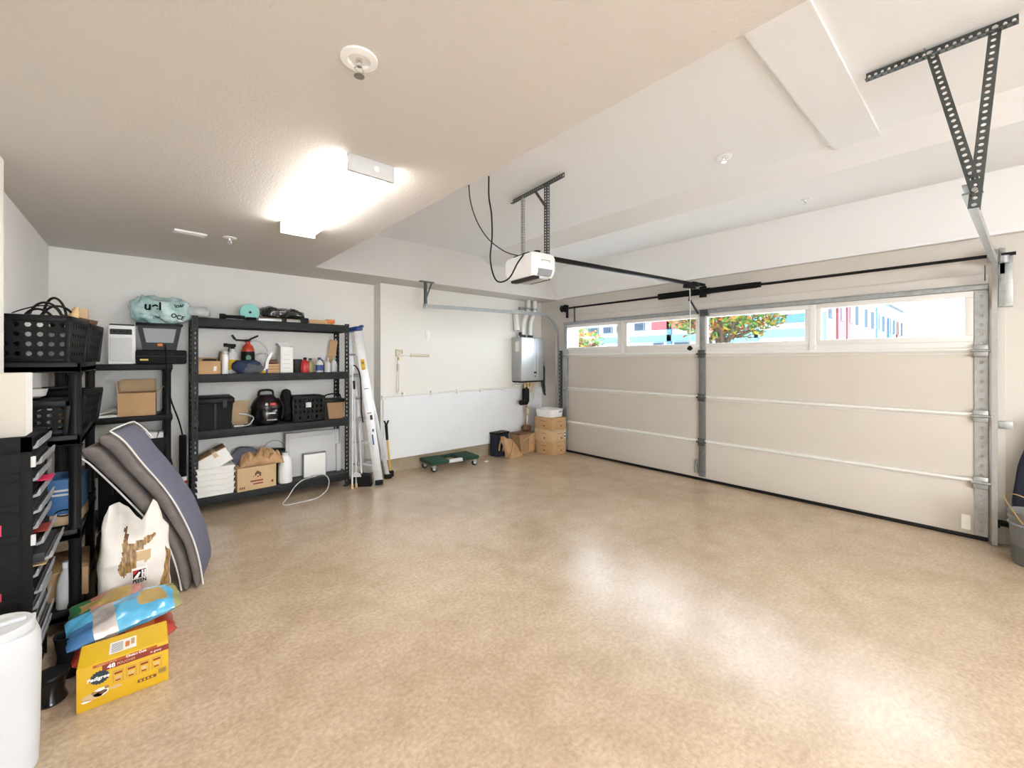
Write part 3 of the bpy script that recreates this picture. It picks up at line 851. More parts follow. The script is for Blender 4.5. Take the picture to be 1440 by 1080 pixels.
tr = thing('wooden_tray', 'brown wooden tray tilted on the rim of the slotted crate', 'tray', (-0.34, 4.10, 1.815), -20)
MB().box(-0.10, 0.10, -0.03, 0.03, 0.0, 0.016, 0.003).box(-0.10, 0.10, 0.02, 0.03, 0.0, 0.03, 0.002).build('tray', 'wooddk', tr, m=Matrix.Rotation(0.22, 4, 'Y'))
bx = MB().box(-0.04, 0.04, -0.03, 0.03, 0, 0.16, 0.004).build('tan_carton', 'card2'); bx.location = (-0.33, 4.22, 1.75)
tag(bx, 'pale tan carton standing up out of the slotted crate', 'box')
lid = MB().box(-0.14, 0.14, -0.14, 0.14, 0.0, 0.012, 0.004).build('tray_lid', 'lgrey', None, m=Matrix.Rotation(-0.06, 4, 'X')); lid.location = (-0.37, 4.66, 1.82)
pn = thing('roasting_pan', 'speckled white pan on top of the second-shelf crate by the wall', 'pan', (-0.50, 3.64, 1.335), 8)
MB().lathe([(0.05, 0.0), (0.075, 0.012), (0.085, 0.05), (0.092, 0.055), (0.082, 0.052), (0.07, 0.016), (0.0, 0.01)], (0, 0, 0), 24).build('pan', 'foam', pn)
MB().cyl((0.06, 0, 0.05), (0.20, -0.01, 0.06), 0.011, 0.008, 10).build('handle', 'blk', pn)
bpy.data.objects.remove(lid)
for (x, z, w_, m_, lab) in ((-0.52, 1.155, 0.05, 'paper', 'white packet inside the second-shelf crate near the wall'), (-0.43, 1.155, 0.05, 'lgrey', 'grey packet inside the second-shelf crate near its middle'), (-0.375, 1.155, 0.03, 'card', 'small brown packet inside the second-shelf crate at its open end')):
    o = MB().box(-w_ / 2, w_ / 2, -0.05, 0.05, 0, 0.11, 0.004).build('packet', m_); o.location = (x, 3.65, z)
    tag(o, lab, 'packet')
# third shelf: blue printed box and a carton on the bottom shelf
bb = thing('printed_box', 'blue printed box with a tan strip on the third shelf of the left rack', 'box', (-0.36, 3.75, 0.578), -4)
MB().box(-0.085, 0.085, -0.13, 0.13, 0.065, 0.27, 0.003).build('box', 'bluebook', bb)
MB().box(-0.086, 0.086, -0.131, 0.131, 0.0, 0.066, 0.003).build('base', 'card2', bb)
pm = MB().box(-0.03, 0.06, -0.1325, -0.131, 0.20, 0.212).box(-0.03, 0.04, -0.1325, -0.131, 0.175, 0.187)
pm.build('printed_lines', 'lgrey', bb)
rg = MB().tube([(0.02 + 0.035 * math.cos(a / 16 * 2 * PI), -0.134, 0.075 + 0.018 * math.sin(a / 16 * 2 * PI)) for a in range(16)], 0.004, 6, True)
rg.build('cut_out', 'blk', bb)
cb = thing('cardboard_box', 'brown carton on the bottom shelf of the left rack', 'box', (-0.42, 3.85, 0.125), 3)
MB().box(-0.15, 0.16, -0.20, 0.20, 0, 0.17, 0.004).build('box', 'card', cb)
sb = thing('spray_bottle', 'white bottle standing behind the drawer cabinet on the lowest rack shelf', 'bottle', (-0.335, 3.545, 0.122))
MB().lathe([(0.036, 0.0), (0.04, 0.01), (0.04, 0.13), (0.03, 0.18), (0.014, 0.22), (0.014, 0.235)], (0, 0, 0), 20, sy=0.7).build('bottle', 'lgrey', sb)
MB().lathe([(0.016, 0.232), (0.016, 0.265), (0.0, 0.266)], (0, 0, 0), 14).build('cap', 'white', sb)

# ---- black case and drum behind the cushion
cs = thing('hard_case', 'upright black ribbed plastic case between the left rack and the cushion', 'case', (-0.115, 4.26, 0.0), -12)
MB().box(-0.10, 0.10, -0.15, 0.15, 0.0, 0.80, 0.03).build('shell', 'blk2', cs)
rib = MB()
for k in range(4):
    rib.box(-0.02 + 0.022 * k, -0.008 + 0.022 * k, -0.158, -0.149, 0.60, 0.74, 0.003)
rib.build('vent_ribs', 'dgrey', cs)
MB().tube(smooth_path([(-0.04, 0, 0.795), (-0.035, 0, 0.835), (0.035, 0, 0.835), (0.04, 0, 0.795)], 4), 0.011, 8).build('handle', 'blk', cs)
hm = thing('round_canister', 'black round-topped canister behind the white pet food sack', 'canister', (-0.125, 3.72, 0.0), 0)
MB().lathe([(0.09, 0.0), (0.10, 0.02), (0.10, 0.38), (0.095, 0.44), (0.08, 0.475), (0.05, 0.495), (0.0, 0.50)], (0, 0, 0), 28).build('body', 'blkgloss', hm)
MB().lathe([(0.102, 0.36), (0.102, 0.38), (0.098, 0.385)], (0, 0, 0), 28).build('band', 'blk', hm)
# papers in a black bin on the back rack
bn = thing('open_bin', 'black open bin stuffed with papers low on the back plastic shelf', 'bin', (0.02, 5.42, 0.56), 0)
MB().prism([(-0.13, 0.0), (0.13, 0.0), (0.16, 0.26), (0.15, 0.26), (0.12, 0.01), (-0.12, 0.01), (-0.15, 0.26), (-0.16, 0.26)], -0.14, 0.14, 'Y').box(-0.14, 0.14, -0.14, -0.13, 0, 0.25).box(-0.14, 0.14, 0.13, 0.14, 0, 0.25).build('bin', 'blk', bn)
for k, (x, a) in enumerate(((-0.08, -0.3), (0.0, 0.15), (0.07, 0.35))):
    o = MB().box(-0.045, 0.045, -0.09, 0.09, 0.012, 0.29, 0.002).build('paper_sheaf', 'paper', None, m=Matrix.Rotation(a, 4, 'Y'))
    o.location = (0.02 + x * 0.7, 5.42, 0.575)
    tag(o, ['sheaf of paper tilted to the wall side in the low black bin', 'sheaf of paper standing in the middle of the low black bin', 'sheaf of paper fanned toward the steel rack in the low black bin'][k], 'paper')

# ---- things on the back plastic shelf
mw = thing('space_heater', 'white and grey boxy heater with a mesh front on the back shelf', 'heater', (-0.155, 5.42, 1.515), 4)
MB().box(-0.09, 0.10, -0.11, 0.13, 0.0, 0.36, 0.014).build('housing', 'white', mw)
MB().box(-0.078, 0.072, -0.117, -0.105, 0.03, 0.245, 0.006).build('grille', 'lgrey', mw)
MB().box(-0.078, 0.072, -0.118, -0.105, 0.275, 0.325, 0.004).build('control_panel', 'dgrey', mw)
kn = MB()
for k in range(3): kn.cyl((-0.05 + 0.045 * k, -0.125, 0.30), (-0.05 + 0.045 * k, -0.116, 0.30), 0.011, n=12)
kn.build('knobs', 'blk', mw)
MB().box(-0.078, 0.072, -0.119, -0.108, 0.252, 0.268, 0.002).build('trim_bar', 'white', mw)
MB().box(-0.08, 0.09, -0.10, 0.12, 0.36, 0.372, 0.004).build('top_grille', 'dgrey', mw)
ch = thing('tool_case', 'flat black tool case with an orange mark lying under the smoky tub', 'case', (0.13, 5.42, 1.515), 0)
MB().box(-0.18, 0.20, -0.13, 0.13, 0.0, 0.135, 0.016).build('shell', 'blk2', ch)
MB().box(-0.182, 0.202, -0.132, 0.132, 0.072, 0.080, 0.002).build('seam', 'dgrey', ch)
MB().box(-0.15, -0.09, -0.1325, -0.13, 0.035, 0.05).build('orange_mark', 'amber', ch)
MB().box(-0.05, 0.09, -0.142, -0.13, 0.09, 0.11, 0.004).build('handle', 'blk', ch)
tb = thing('storage_tub', 'smoky dark tub with angled sides beneath the teal bag', 'tub', (0.125, 5.43, 1.652), 0)
MB().prism([(-0.125, 0.0), (0.125, 0.0), (0.165, 0.235), (-0.165, 0.235)], -0.125, 0.13, 'Y').build('tub', 'dgrey', tb)
MB().prism([(-0.10, 0.07), (0.10, 0.07), (0.125, 0.205), (-0.125, 0.205)], -0.128, -0.12, 'Y').build('window', 'mgrey', tb)
MB().box(-0.175, 0.175, -0.135, 0.14, 0.232, 0.256, 0.006).build('lid', 'blk', tb)
MB().box(-0.02, 0.02, -0.135, -0.12, 0.035, 0.062, 0.003).build('latch', 'orange', tb)
cd = thing('cardboard_box', 'open brown carton with a flap up on the second back shelf', 'box', (-0.035, 5.42, 1.03), -3)
b = MB().box(-0.135, 0.135, -0.12, -0.115, 0, 0.215).box(-0.135, 0.135, 0.115, 0.12, 0, 0.215).box(-0.135, -0.13, -0.12, 0.12, 0, 0.215).box(0.13, 0.135, -0.12, 0.12, 0, 0.215).box(-0.135, 0.135, -0.12, 0.12, 0, 0.005)
b.build('box', 'card', cd)
MB().bar((0, 0.118, 0.213), (0, 0.16, 0.335), 0.265, 0.004, (0, 1, 0)).build('flap', 'card2', cd)
MB().bar((0.132, 0, 0.213), (0.225, 0, 0.30), 0.004, 0.23, (0, 1, 0)).build('flap', 'card2', cd)
MB().bar((-0.132, 0, 0.213), (-0.145, 0, 0.32), 0.004, 0.23, (0, 1, 0)).build('flap', 'card2', cd)
MB().bar((0, -0.118, 0.213), (0, -0.05, 0.225), 0.265, 0.004, (0, 0, 1)).build('flap', 'carddark', cd)
pk = thing('folded_paper', 'white folded papers beside the open carton on the second back shelf', 'paper', (-0.28, 5.40, 1.03), 15)
MB().box(-0.09, 0.09, -0.10, 0.10, 0.0, 0.02, 0.003).bar((-0.06, 0, 0.03), (0.10, 0, 0.07), 0.20, 0.004, (0, 0, 1)).build('sheets', 'paper', pk)
# dark wand and hose down the post of the back rack
wd = thing('vacuum_hose', 'black ribbed hose standing in the gap between the back shelf and steel rack', 'hose', (0.30, 5.33, 0.0))
h = MB()
for k in range(30):
    z = 0.40 + k * 0.0135
    h.lathe([(0.028, z - 0.006), (0.034, z), (0.028, z + 0.006)], (0, 0, 0), 14)
h.cyl((0, 0, 0.38), (0, 0, 0.81), 0.028, n=14)
h.build('ribbed_hose', 'blk', wd)
MB().cyl((0, 0, 0.0), (0, 0, 0.40), 0.036, n=16).build('canister', 'white', wd)
MB().lathe([(0.037, 0.33), (0.037, 0.36)], (0, 0, 0), 16).build('red_band', 'red', wd)
MB().tube(smooth_path([(0.0, 0, 0.80), (-0.03, -0.02, 0.95), (-0.10, -0.06, 1.20), (-0.12, -0.08, 1.45), (-0.135, -0.06, 1.70)], 6), 0.007, 7).build('cord', 'blk', wd)

# ================================================================ left foreground
# ---- drawer cabinet
dc = thing('drawer_cabinet', 'tall black small-parts cabinet with grey-edged drawers by the near left wall', 'cabinet', (-0.465, 3.12, 0.0), 0)
c = MB().box(-0.083, 0.083, -0.20, -0.19, 0.0, 1.195, 0.003).box(-0.083, 0.083, 0.19, 0.20, 0.0, 1.195, 0.003)
c.box(-0.083, -0.073, -0.19, 0.19, 0.0, 1.195).box(-0.083, 0.083, -0.2, 0.2, 1.185, 1.20, 0.003)
for k in range(16): c.box(-0.08, 0.075, -0.19, 0.19, 0.005 + k * 0.0745, 0.011 + k * 0.0745)
c.box(0.045, 0.083, -0.205, -0.2, 0.0, 1.2, 0.002)
c.box(-0.083, 0.083, -0.205, -0.2, 1.13, 1.2, 0.002)
for k in range(8): c.box(-0.083, 0.045, -0.205, -0.2, 0.02 + k * 0.14, 0.055 + k * 0.14, 0.002)
c.build('carcass', 'blk2', dc)
sp = MB()
for z in (0.46, 0.765, 0.12): sp.box(-0.083, -0.01, -0.2035, -0.2, z, z + 0.05)
tag(sp.build('side_label', 'pink', dc), 'pink labels on the side panel')
out = [0.0, 0.012, 0.0, 0.006, 0.010, 0.0, 0.018, 0.045, 0.0, 0.012, 0.0, 0.0, 0.008, 0.0]
for k in range(14):
    z = 1.125 - k * 0.0745
    o = out[k]
    d = MB().box(-0.07 + o, 0.075 + o, -0.186, 0.186, z + 0.006, z + 0.048, 0.003).build('drawer', 'dgrey' if k % 3 else 'blk', dc)
    MB().prism([(0.074 + o, z + 0.012), (0.098 + o, z + 0.020), (0.102 + o, z + 0.050), (0.096 + o, z + 0.052), (0.088 + o, z + 0.030), (0.074 + o, z + 0.024)], -0.188, 0.188, 'Y').build('drawer_pull', 'mgrey', d)
ck = MB()
for z in (1.06, 0.70, 0.34): ck.box(0.078, 0.094, -0.212, -0.198, z, z + 0.05, 0.003)
tag(ck.build('corner_clip', 'lgrey', dc), 'grey corner clips')
for (k, y, m_, lab) in ((3, 0.05, 'pink', 'pink tag sticking out of the fourth drawer of the black cabinet'), (6, -0.05, 'darkred', 'dark red card edge poking out of the seventh drawer of the black cabinet'), (8, -0.08, 'card2', 'tan card edge below the most opened drawer of the black cabinet')):
    o = MB().box(0.0, 0.05, -0.07, 0.07, 0.0, 0.006, 0.002).build('card_tag', m_)
    o.location = (-0.395, 3.12 + y, 1.125 - k * 0.0745 + 0.054)
    tag(o, lab, 'card')
# ---- white box on the cabinet
wb = thing('white_box', 'cream and white box on top of the black drawer cabinet', 'box', (-0.487, 3.03, 1.20))
M['boxcream'] = mat('cream_box', (0.60, 0.555, 0.49), 0.8)
MB().box(-0.06, 0.078, -0.08, 0.08, 0.0, 0.292, 0.003).build('box', 'boxcream', wb)
MB().box(0.0782, 0.0795, -0.079, 0.08, 0.002, 0.29).build('side_panel', 'paper', wb)

# ---- white drum in the corner of the picture
dr = thing('pet_food_container', 'white squarish plastic container with a round screw lid beside the black cabinet', 'container', (-0.422, 2.46, 0.0), 12)
MB().lathe([(0.104, 0.0), (0.114, 0.012), (0.117, 0.10), (0.122, 0.43), (0.120, 0.495), (0.112, 0.520), (0.108, 0.525)], (0, 0, 0), 56, sq=3.2).build('body', 'drum', dr)
MB().lathe([(0.100, 0.52), (0.106, 0.522), (0.106, 0.548), (0.100, 0.556), (0.088, 0.556), (0.082, 0.550), (0.0, 0.550)], (0, 0, 0), 48).build('lid', 'drum', dr)
MB().box(-0.085, 0.085, -0.016, 0.016, 0.549, 0.566, 0.006).build('lid_grip', 'drum', dr)
gm = MB()
for k in range(7): gm.box(-0.055, -0.01 - 0.02 * (k % 2), -0.1225, -0.110, 0.10 + k * 0.045, 0.104 + k * 0.045, 0.001)
gm.build('gauge_marks', 'drum', dr)
# ---- black bowl stand
bw = thing('pet_bowl', 'glossy black bowl on the floor between the white container and yellow carton', 'bowl', (-0.315, 2.83, 0.0))
MB().lathe([(0.050, 0.0), (0.056, 0.01), (0.044, 0.045), (0.050, 0.10), (0.056, 0.115), (0.056, 0.128), (0.048, 0.128), (0.040, 0.08), (0.0, 0.07)], (0, 0, 0), 32).build('bowl', 'blkgloss', bw)
MB().lathe([(0.058, 0.112), (0.061, 0.120), (0.058, 0.129)], (0, 0, 0), 32).build('rim', 'blk', bw)
bk = thing('pet_bowl', 'black bowl tucked between the drawer cabinet and the food bags', 'bowl', (-0.275, 3.02, 0.0))
MB().lathe([(0.045, 0.0), (0.05, 0.02), (0.04, 0.10), (0.050, 0.17), (0.055, 0.20), (0.047, 0.20), (0.038, 0.14), (0.0, 0.13)], (0, 0, 0), 28).build('bowl', 'blk', bk)

# ---- yellow pet food carton
pc = thing('pet_food_carton', 'bright yellow printed pet food carton on the floor', 'carton', (-0.0625, 2.65, 0.0), 0)
W, D_, H_ = 0.157, 0.205, 0.19
MB().box(-W, W, 0.0, D_, 0.0, H_, 0.002).build('carton', 'yellow', pc)
MB().box(-W + 0.003, W - 0.003, 0.003, D_ + 0.002, H_ - 0.001, H_ + 0.0015).build('top_flap', mat('yellow_lid_print', (0.80, 0.50, 0.012), 0.45), pc)
def decal(name, x0, x1, z0, z1, m, y=-0.0008, par=pc):
    return MB().box(x0, x1, y, 0.0, z0, z1).build(name, m, par)
decal('printed_band', -0.075, W, 0.150, 0.176, 'darkred')
MB().prism([(-0.105, 0.176), (0.115, 0.176), (0.115, 0.188), (-0.105, 0.188)], -0.0007, 0.0, 'Y').build('printed_band', mat('rust_print', (0.42, 0.09, 0.015), 0.5), pc)
text('printed_text', '48', 0.026, 'white', pc, (-0.045, -0.0016, 0.1625), bold=0.0008)
text('printed_text', 'POUCHES', 0.014, 'card2', pc, (0.005, -0.0016, 0.1625))
text('printed_text', 'Choice Cuts', 0.014, 'white', pc, (0.04, -0.0016, 0.181), bold=0.0004)
text('printed_text', 'in gravy', 0.013, 'white', pc, (0.11, -0.0016, 0.163))
text('printed_text', 'VARIETY PACK', 0.010, 'card2', pc, (-0.06, -0.0016, 0.182))
rs = MB()
pts = []
for k in range(36):
    a = 2 * PI * k / 36
    r = 1.0 if k % 2 else 0.86
    pts.append((-0.083 + 0.034 * r * math.cos(a), 0.128 + 0.031 * r * math.sin(a)))
rs.prism(pts, -0.0012, 0.0, 'Y')
rs.build('rosette', mat('rosette_navy', (0.02, 0.035, 0.05), 0.5), pc)
text('printed_text', 'Pedigree', 0.021, 'white', pc, (-0.088, -0.002, 0.127), bold=0.0006, shear=0.15)
M['mutedgold'] = mat('muted_gold_print', (0.50, 0.31, 0.05), 0.5)
for k in range(4):
    x = -0.022 + k * 0.045
    decal('pouch_picture', x - 0.019, x + 0.019, 0.078, 0.135, 'mutedgold')
    MB().prism([(x - 0.014, 0.080), (x + 0.013, 0.082), (x + 0.016, 0.128), (x - 0.015, 0.130)], -0.0014, -0.0007, 'Y').build('pouch_picture', 'yellow', pc)
    decal('pouch_picture', x - 0.013, x + 0.014, 0.117, 0.126, 'darkred', -0.002)
    MB().prism([(x + 0.010 * math.cos(a * PI / 8), 0.102 + 0.008 * math.sin(a * PI / 8)) for a in range(16)], -0.002, -0.0012, 'Y').build('pouch_picture', 'card2', pc)
    decal('pouch_picture', x - 0.010, x + 0.008, 0.086, 0.092, 'darkred', -0.002)
decal('printed_band', 0.045, 0.112, 0.038, 0.052, 'wooddk')
for k in range(4): decal('printed_mark', 0.052 + 0.0135 * k, 0.060 + 0.0135 * k, 0.041, 0.049, 'yellow', -0.0016)
decal('barcode', 0.118, 0.150, 0.044, 0.072, 'mutedgold')
for k in range(9): decal('barcode', 0.121 + k * 0.003, 0.1222 + k * 0.003, 0.048, 0.068, 'wooddk', -0.0014)
# puppy picture: soft brown and cream patches
for (x, z, rx, rz_, m_) in ((-0.105, 0.055, 0.036, 0.015, 'card2'), (-0.08, 0.062, 0.026, 0.018, 'foam'), (-0.072, 0.060, 0.014, 0.008, 'wooddk'), (-0.10, 0.066, 0.011, 0.006, 'carddark'), (-0.06, 0.075, 0.008, 0.007, 'carddark'), (-0.03, 0.062, 0.022, 0.006, 'card2'), (-0.125, 0.040, 0.016, 0.005, 'foam')):
    MB().prism([(x + rx * math.cos(a * PI / 10), z + rz_ * math.sin(a * PI / 10)) for a in range(20)], -0.0012 - 0.0003 * (m_ in ('wooddk', 'carddark')), 0.0, 'Y').build('printed_puppy', m_, pc)
# label on the lid
MB().box(-0.055, 0.04, 0.045, 0.15, H_ + 0.001, H_ + 0.0022).build('shipping_label', 'paper', pc)
for k in range(7): MB().box(-0.048, -0.008, 0.055 + 0.012 * k, 0.060 + 0.012 * k, H_ + 0.002, H_ + 0.003).build('barcode', 'mgrey', pc)
MB().box(0.0, 0.015, 0.07, 0.12, H_ + 0.002, H_ + 0.003).build('label_mark', 'orange', pc)
MB().box(0.02, 0.033, 0.08, 0.135, H_ + 0.002, H_ + 0.003).build('label_mark', 'card2', pc)

# ---- bags of treats lying behind the carton
def pouch(name, label, cat, loc, rz, w, d, t, mats, pick, seed, tilt=(0, 0), amp=0.02):
    th = thing(name, label, cat, loc, rz)
    b = MB()
    def top(u, v, s):
        x, y = (u - .5) * w, (v - .5) * d
        e = (max(0, 1 - abs(2 * u - 1) ** 3.0) * max(0, 1 - abs(2 * v - 1) ** 3.0)) ** 0.5
        z = s * t * 0.5 * e
        p = wob((x, y, z), 9.0, amp * (0.3 + e), seed)
        q = wob(p, 26.0, amp * 0.3, seed + 3)
        q.z = z + (q.z - z) * (1 if s > 0 else 0.25) + t * 0.5
        q.z = max(q.z, 0.002)
        q.z += tilt[0] * x + tilt[1] * y + 0.5 * abs(tilt[0]) * w + 0.5 * abs(tilt[1]) * d
        return q
    b.grid(lambda u, v: top(u, v, 1), 34, 26, pick=pick)
    b.grid(lambda u, v: top(u, v, -1), 34, 26, pick=pick)
    bmesh.ops.remove_doubles(b.bm, verts=b.bm.verts[:], dist=0.0008)
    b.build('film', mats, th)
    return th
M['skyblue'] = mat('sky_blue_film', (0.10, 0.42, 0.68), 0.25, coat=0.5, var=0.15, scale=12)
M['rose'] = mat('rose_film', (0.52, 0.20, 0.18), 0.3, coat=0.4, var=0.25, scale=20)
M['redfilm'] = mat('red_film', (0.50, 0.05, 0.025), 0.28, coat=0.4, var=0.3, scale=16)
M['greenfilm'] = mat('green_film', (0.03, 0.16, 0.06), 0.3, coat=0.4)
M['silver'] = mat('silver_film', (0.55, 0.50, 0.48), 0.3, 0.3, var=0.2, scale=18)
M['foodpic'] = mat('food_picture', (0.72, 0.52, 0.28), 0.4, var=0.4, scale=40, col2=(0.45, 0.30, 0.05))
def pick_a(u, v):
    if u > 0.62 and 0.25 < v < 0.8 and u < 0.86: return 2
    if u > 0.90: return 6
    if u > 0.40: return 0
    if u > 0.22: return 4
    return 0 if v > 0.5 else 5
def pick_b(u, v):
    return 1 if (0.15 < u < 0.85 and 0.3 < v < 0.8) else (3 if u < 0.3 else 0)
pouch('treat_bag', 'crumpled red foil pet food bag lying under the others behind the yellow carton', 'bag', (-0.07, 3.06, 0.0), 5, 0.40, 0.28, 0.17, ['redfilm', 'orange', 'darkred'], lambda u, v: 1 if v < 0.18 and 0.5 < u < 0.8 else 0, 11, (0.02, 0.0))
pouch('treat_bag', 'shiny blue pet food bag with a food picture slumped on the red bag', 'bag', (-0.065, 3.03, 0.132), 8, 0.44, 0.26, 0.09, ['skyblue', 'rose', 'foodpic', 'greenfilm', 'silver', 'bluebook', 'olive'], pick_a, 23, (0.10, 0.10))
pouch('treat_bag', 'rose and green pet food bag lying behind the blue one', 'bag', (-0.15, 3.26, 0.075), 3, 0.30, 0.22, 0.10, ['rose', 'foodpic', 'blk', 'greenfilm'], pick_b, 37, (0.12, 0.25))

# ---- tall white pet food sack
sk = thing('pet_food_sack', 'tall white pet food sack with a red ribbon print standing before the cushion', 'sack', (-0.035, 3.49, 0.0), 4)
SW, SD, SH = 0.335, 0.17, 0.69
M['sack'] = mat('sack_white', (0.76, 0.72, 0.66), 0.4, coat=0.2, var=0.06, scale=5)
M['hair'] = mat('dog_fur_print', (0.22, 0.10, 0.03), 0.5, var=0.6, scale=30, stretch=(3, 3, 0.6), col2=(0.55, 0.33, 0.12))
M['ribbon'] = mat('ribbon_red', (0.38, 0.05, 0.03), 0.45)
def sack_pt(u, v):
    a = 2 * PI * u
    z = v * SH
    ca, sa = math.cos(a), math.sin(a)
    k = 0.42 if v < 0.72 else 0.42 + 0.3 * (v - 0.72)
    xn = math.copysign(abs(ca) ** k, ca)
    x = SW / 2 * xn
    f = 1.0 if v < 0.5 else max(0.08, 1 - (v - 0.5) / 0.54)
    bulge = 1 + 0.05 * math.sin(PI * min(1, v * 1.3))
    y = SD / 2 * f * bulge * math.copysign(abs(sa) ** 0.6, sa)
    if v > 0.5:                     # the slack mouth: flat left shoulder, a dip, a pointed right corner
        w = (v - 0.5) / 0.5
        prof = [(-1.0, 0.075), (-0.85, 0.02), (-0.5, 0.0), (-0.2, 0.03), (0.12, 0.125), (0.3, 0.07), (0.48, 0.005), (0.6, 0.03), (0.85, 0.15), (1.0, 0.20)]
        for (p0, d0), (p1, d1) in zip(prof[:-1], prof[1:]):
            if p0 <= xn <= p1:
                t = (xn - p0) / (p1 - p0); dip = d0 + (d1 - d0) * t; break
        z -= w * w * dip
        y += -0.045 * w * math.sin(3.0 * xn + 0.6)
        x = x * (1 - 0.16 * w * (xn < 0) - 0.02 * w)
    q = wob((x, y, z), 6.5, 0.010 * min(1, v * 4), 4.0)
    q = wob(q, 17.0, 0.005 * min(1, v * 3), 9.0)
    q.z = max(q.z, 0.0)
    return q
def inside(px, py, poly):
    c = False
    n = len(poly)
    for i in range(n):
        (x0, y0), (x1, y1) = poly[i], poly[(i + 1) % n]
        if (y0 > py) != (y1 > py) and px < (x1 - x0) * (py - y0) / (y1 - y0) + x0: c = not c
    return c
PRINT = [(5, [(-0.37, 0.80), (-0.29, 0.82), (-0.22, 0.74), (-0.24, 0.66), (-0.33, 0.70)]),
         (1, [(-0.34, 0.72), (-0.22, 0.70), (-0.14, 0.62), (0.0, 0.55), (0.02, 0.42), (-0.06, 0.36), (-0.14, 0.43), (-0.22, 0.36), (-0.28, 0.42), (-0.36, 0.38), (-0.44, 0.41), (-0.52, 0.46), (-0.42, 0.57), (-0.36, 0.66)]),
         (1, [(-0.12, 0.60), (0.20, 0.70), (0.42, 0.72), (0.52, 0.67), (0.30, 0.63), (0.05, 0.56), (-0.04, 0.53)]),
         (3, [(0.02, 0.57), (0.42, 0.58), (0.40, 0.50), (0.20, 0.46), (0.10, 0.53)]),
         (1, [(0.80, 0.56), (0.95, 0.50), (0.98, 0.30), (0.96, 0.05), (0.80, 0.03), (0.72, 0.12), (0.42, 0.17), (0.66, 0.24), (0.80, 0.36)]),
         (1, [(-0.58, 0.24), (-0.46, 0.18), (-0.30, 0.13), (-0.32, 0.07), (-0.58, 0.10)]),
         (2, [(-0.46, 0.155), (0.50, 0.215), (0.74, 0.19), (0.70, 0.11), (0.40, 0.10), (-0.40, 0.075)]),
         (4, [(0.2, 0.09), (0.75, 0.10), (0.8, 0.0), (0.2, 0.0)])]
def sack_pick(u, v):
    if u < 0.5: return 0
    ca = math.cos(2 * PI * u)
    hx = math.copysign(abs(ca) ** 0.42, ca)
    j = noise.noise(Vector((hx * 9, v * 4, 2.0))) * 0.05
    for m_, poly in reversed(PRINT):
        jj = j if m_ in (1, 5) else 0
        if inside(hx + jj, v + jj * 0.7, poly): return m_
    return 0
b = MB()
b.grid(sack_pt, 260, 130, cu=True, pick=sack_pick)
b.build('sack', ['sack', 'hair', 'ribbon', 'card2', 'skyblue', 'wooddk'], sk)
MB().box(-0.022, 0.048, -0.111, -0.085, 0.215, 0.305, 0.002).build('emblem', 'paper', sk)
em = MB().box(-0.017, 0.043, -0.1125, -0.110, 0.250, 0.298)
em.build('emblem', 'blk', sk)
MB().prism([(-0.015, 0.272), (0.012, 0.297), (-0.015, 0.297)], -0.1138, -0.112, 'Y').build('emblem', 'red', sk)
MB().prism([(-0.015, 0.252), (0.006, 0.252), (0.018, 0.282), (0.010, 0.286)], -0.1138, -0.112, 'Y').box(0.022, 0.030, -0.1138, -0.112, 0.252, 0.294).box(0.034, 0.042, -0.1138, -0.112, 0.252, 0.294).box(0.022, 0.042, -0.1138, -0.112, 0.269, 0.276).build('emblem', 'paper', sk)
text('printed_text', 'PEEEN', 0.030, 'blk', sk, (0.013, -0.1135, 0.233), bold=0.0012, sx=0.75)
press_on(text('printed_text', 'FORMULA SIZES', 0.021, 'white', sk, (0.02, -0.106, 0.098), rot=(90, -4, 0), bold=0.0006, sx=0.95), sk.children[0])

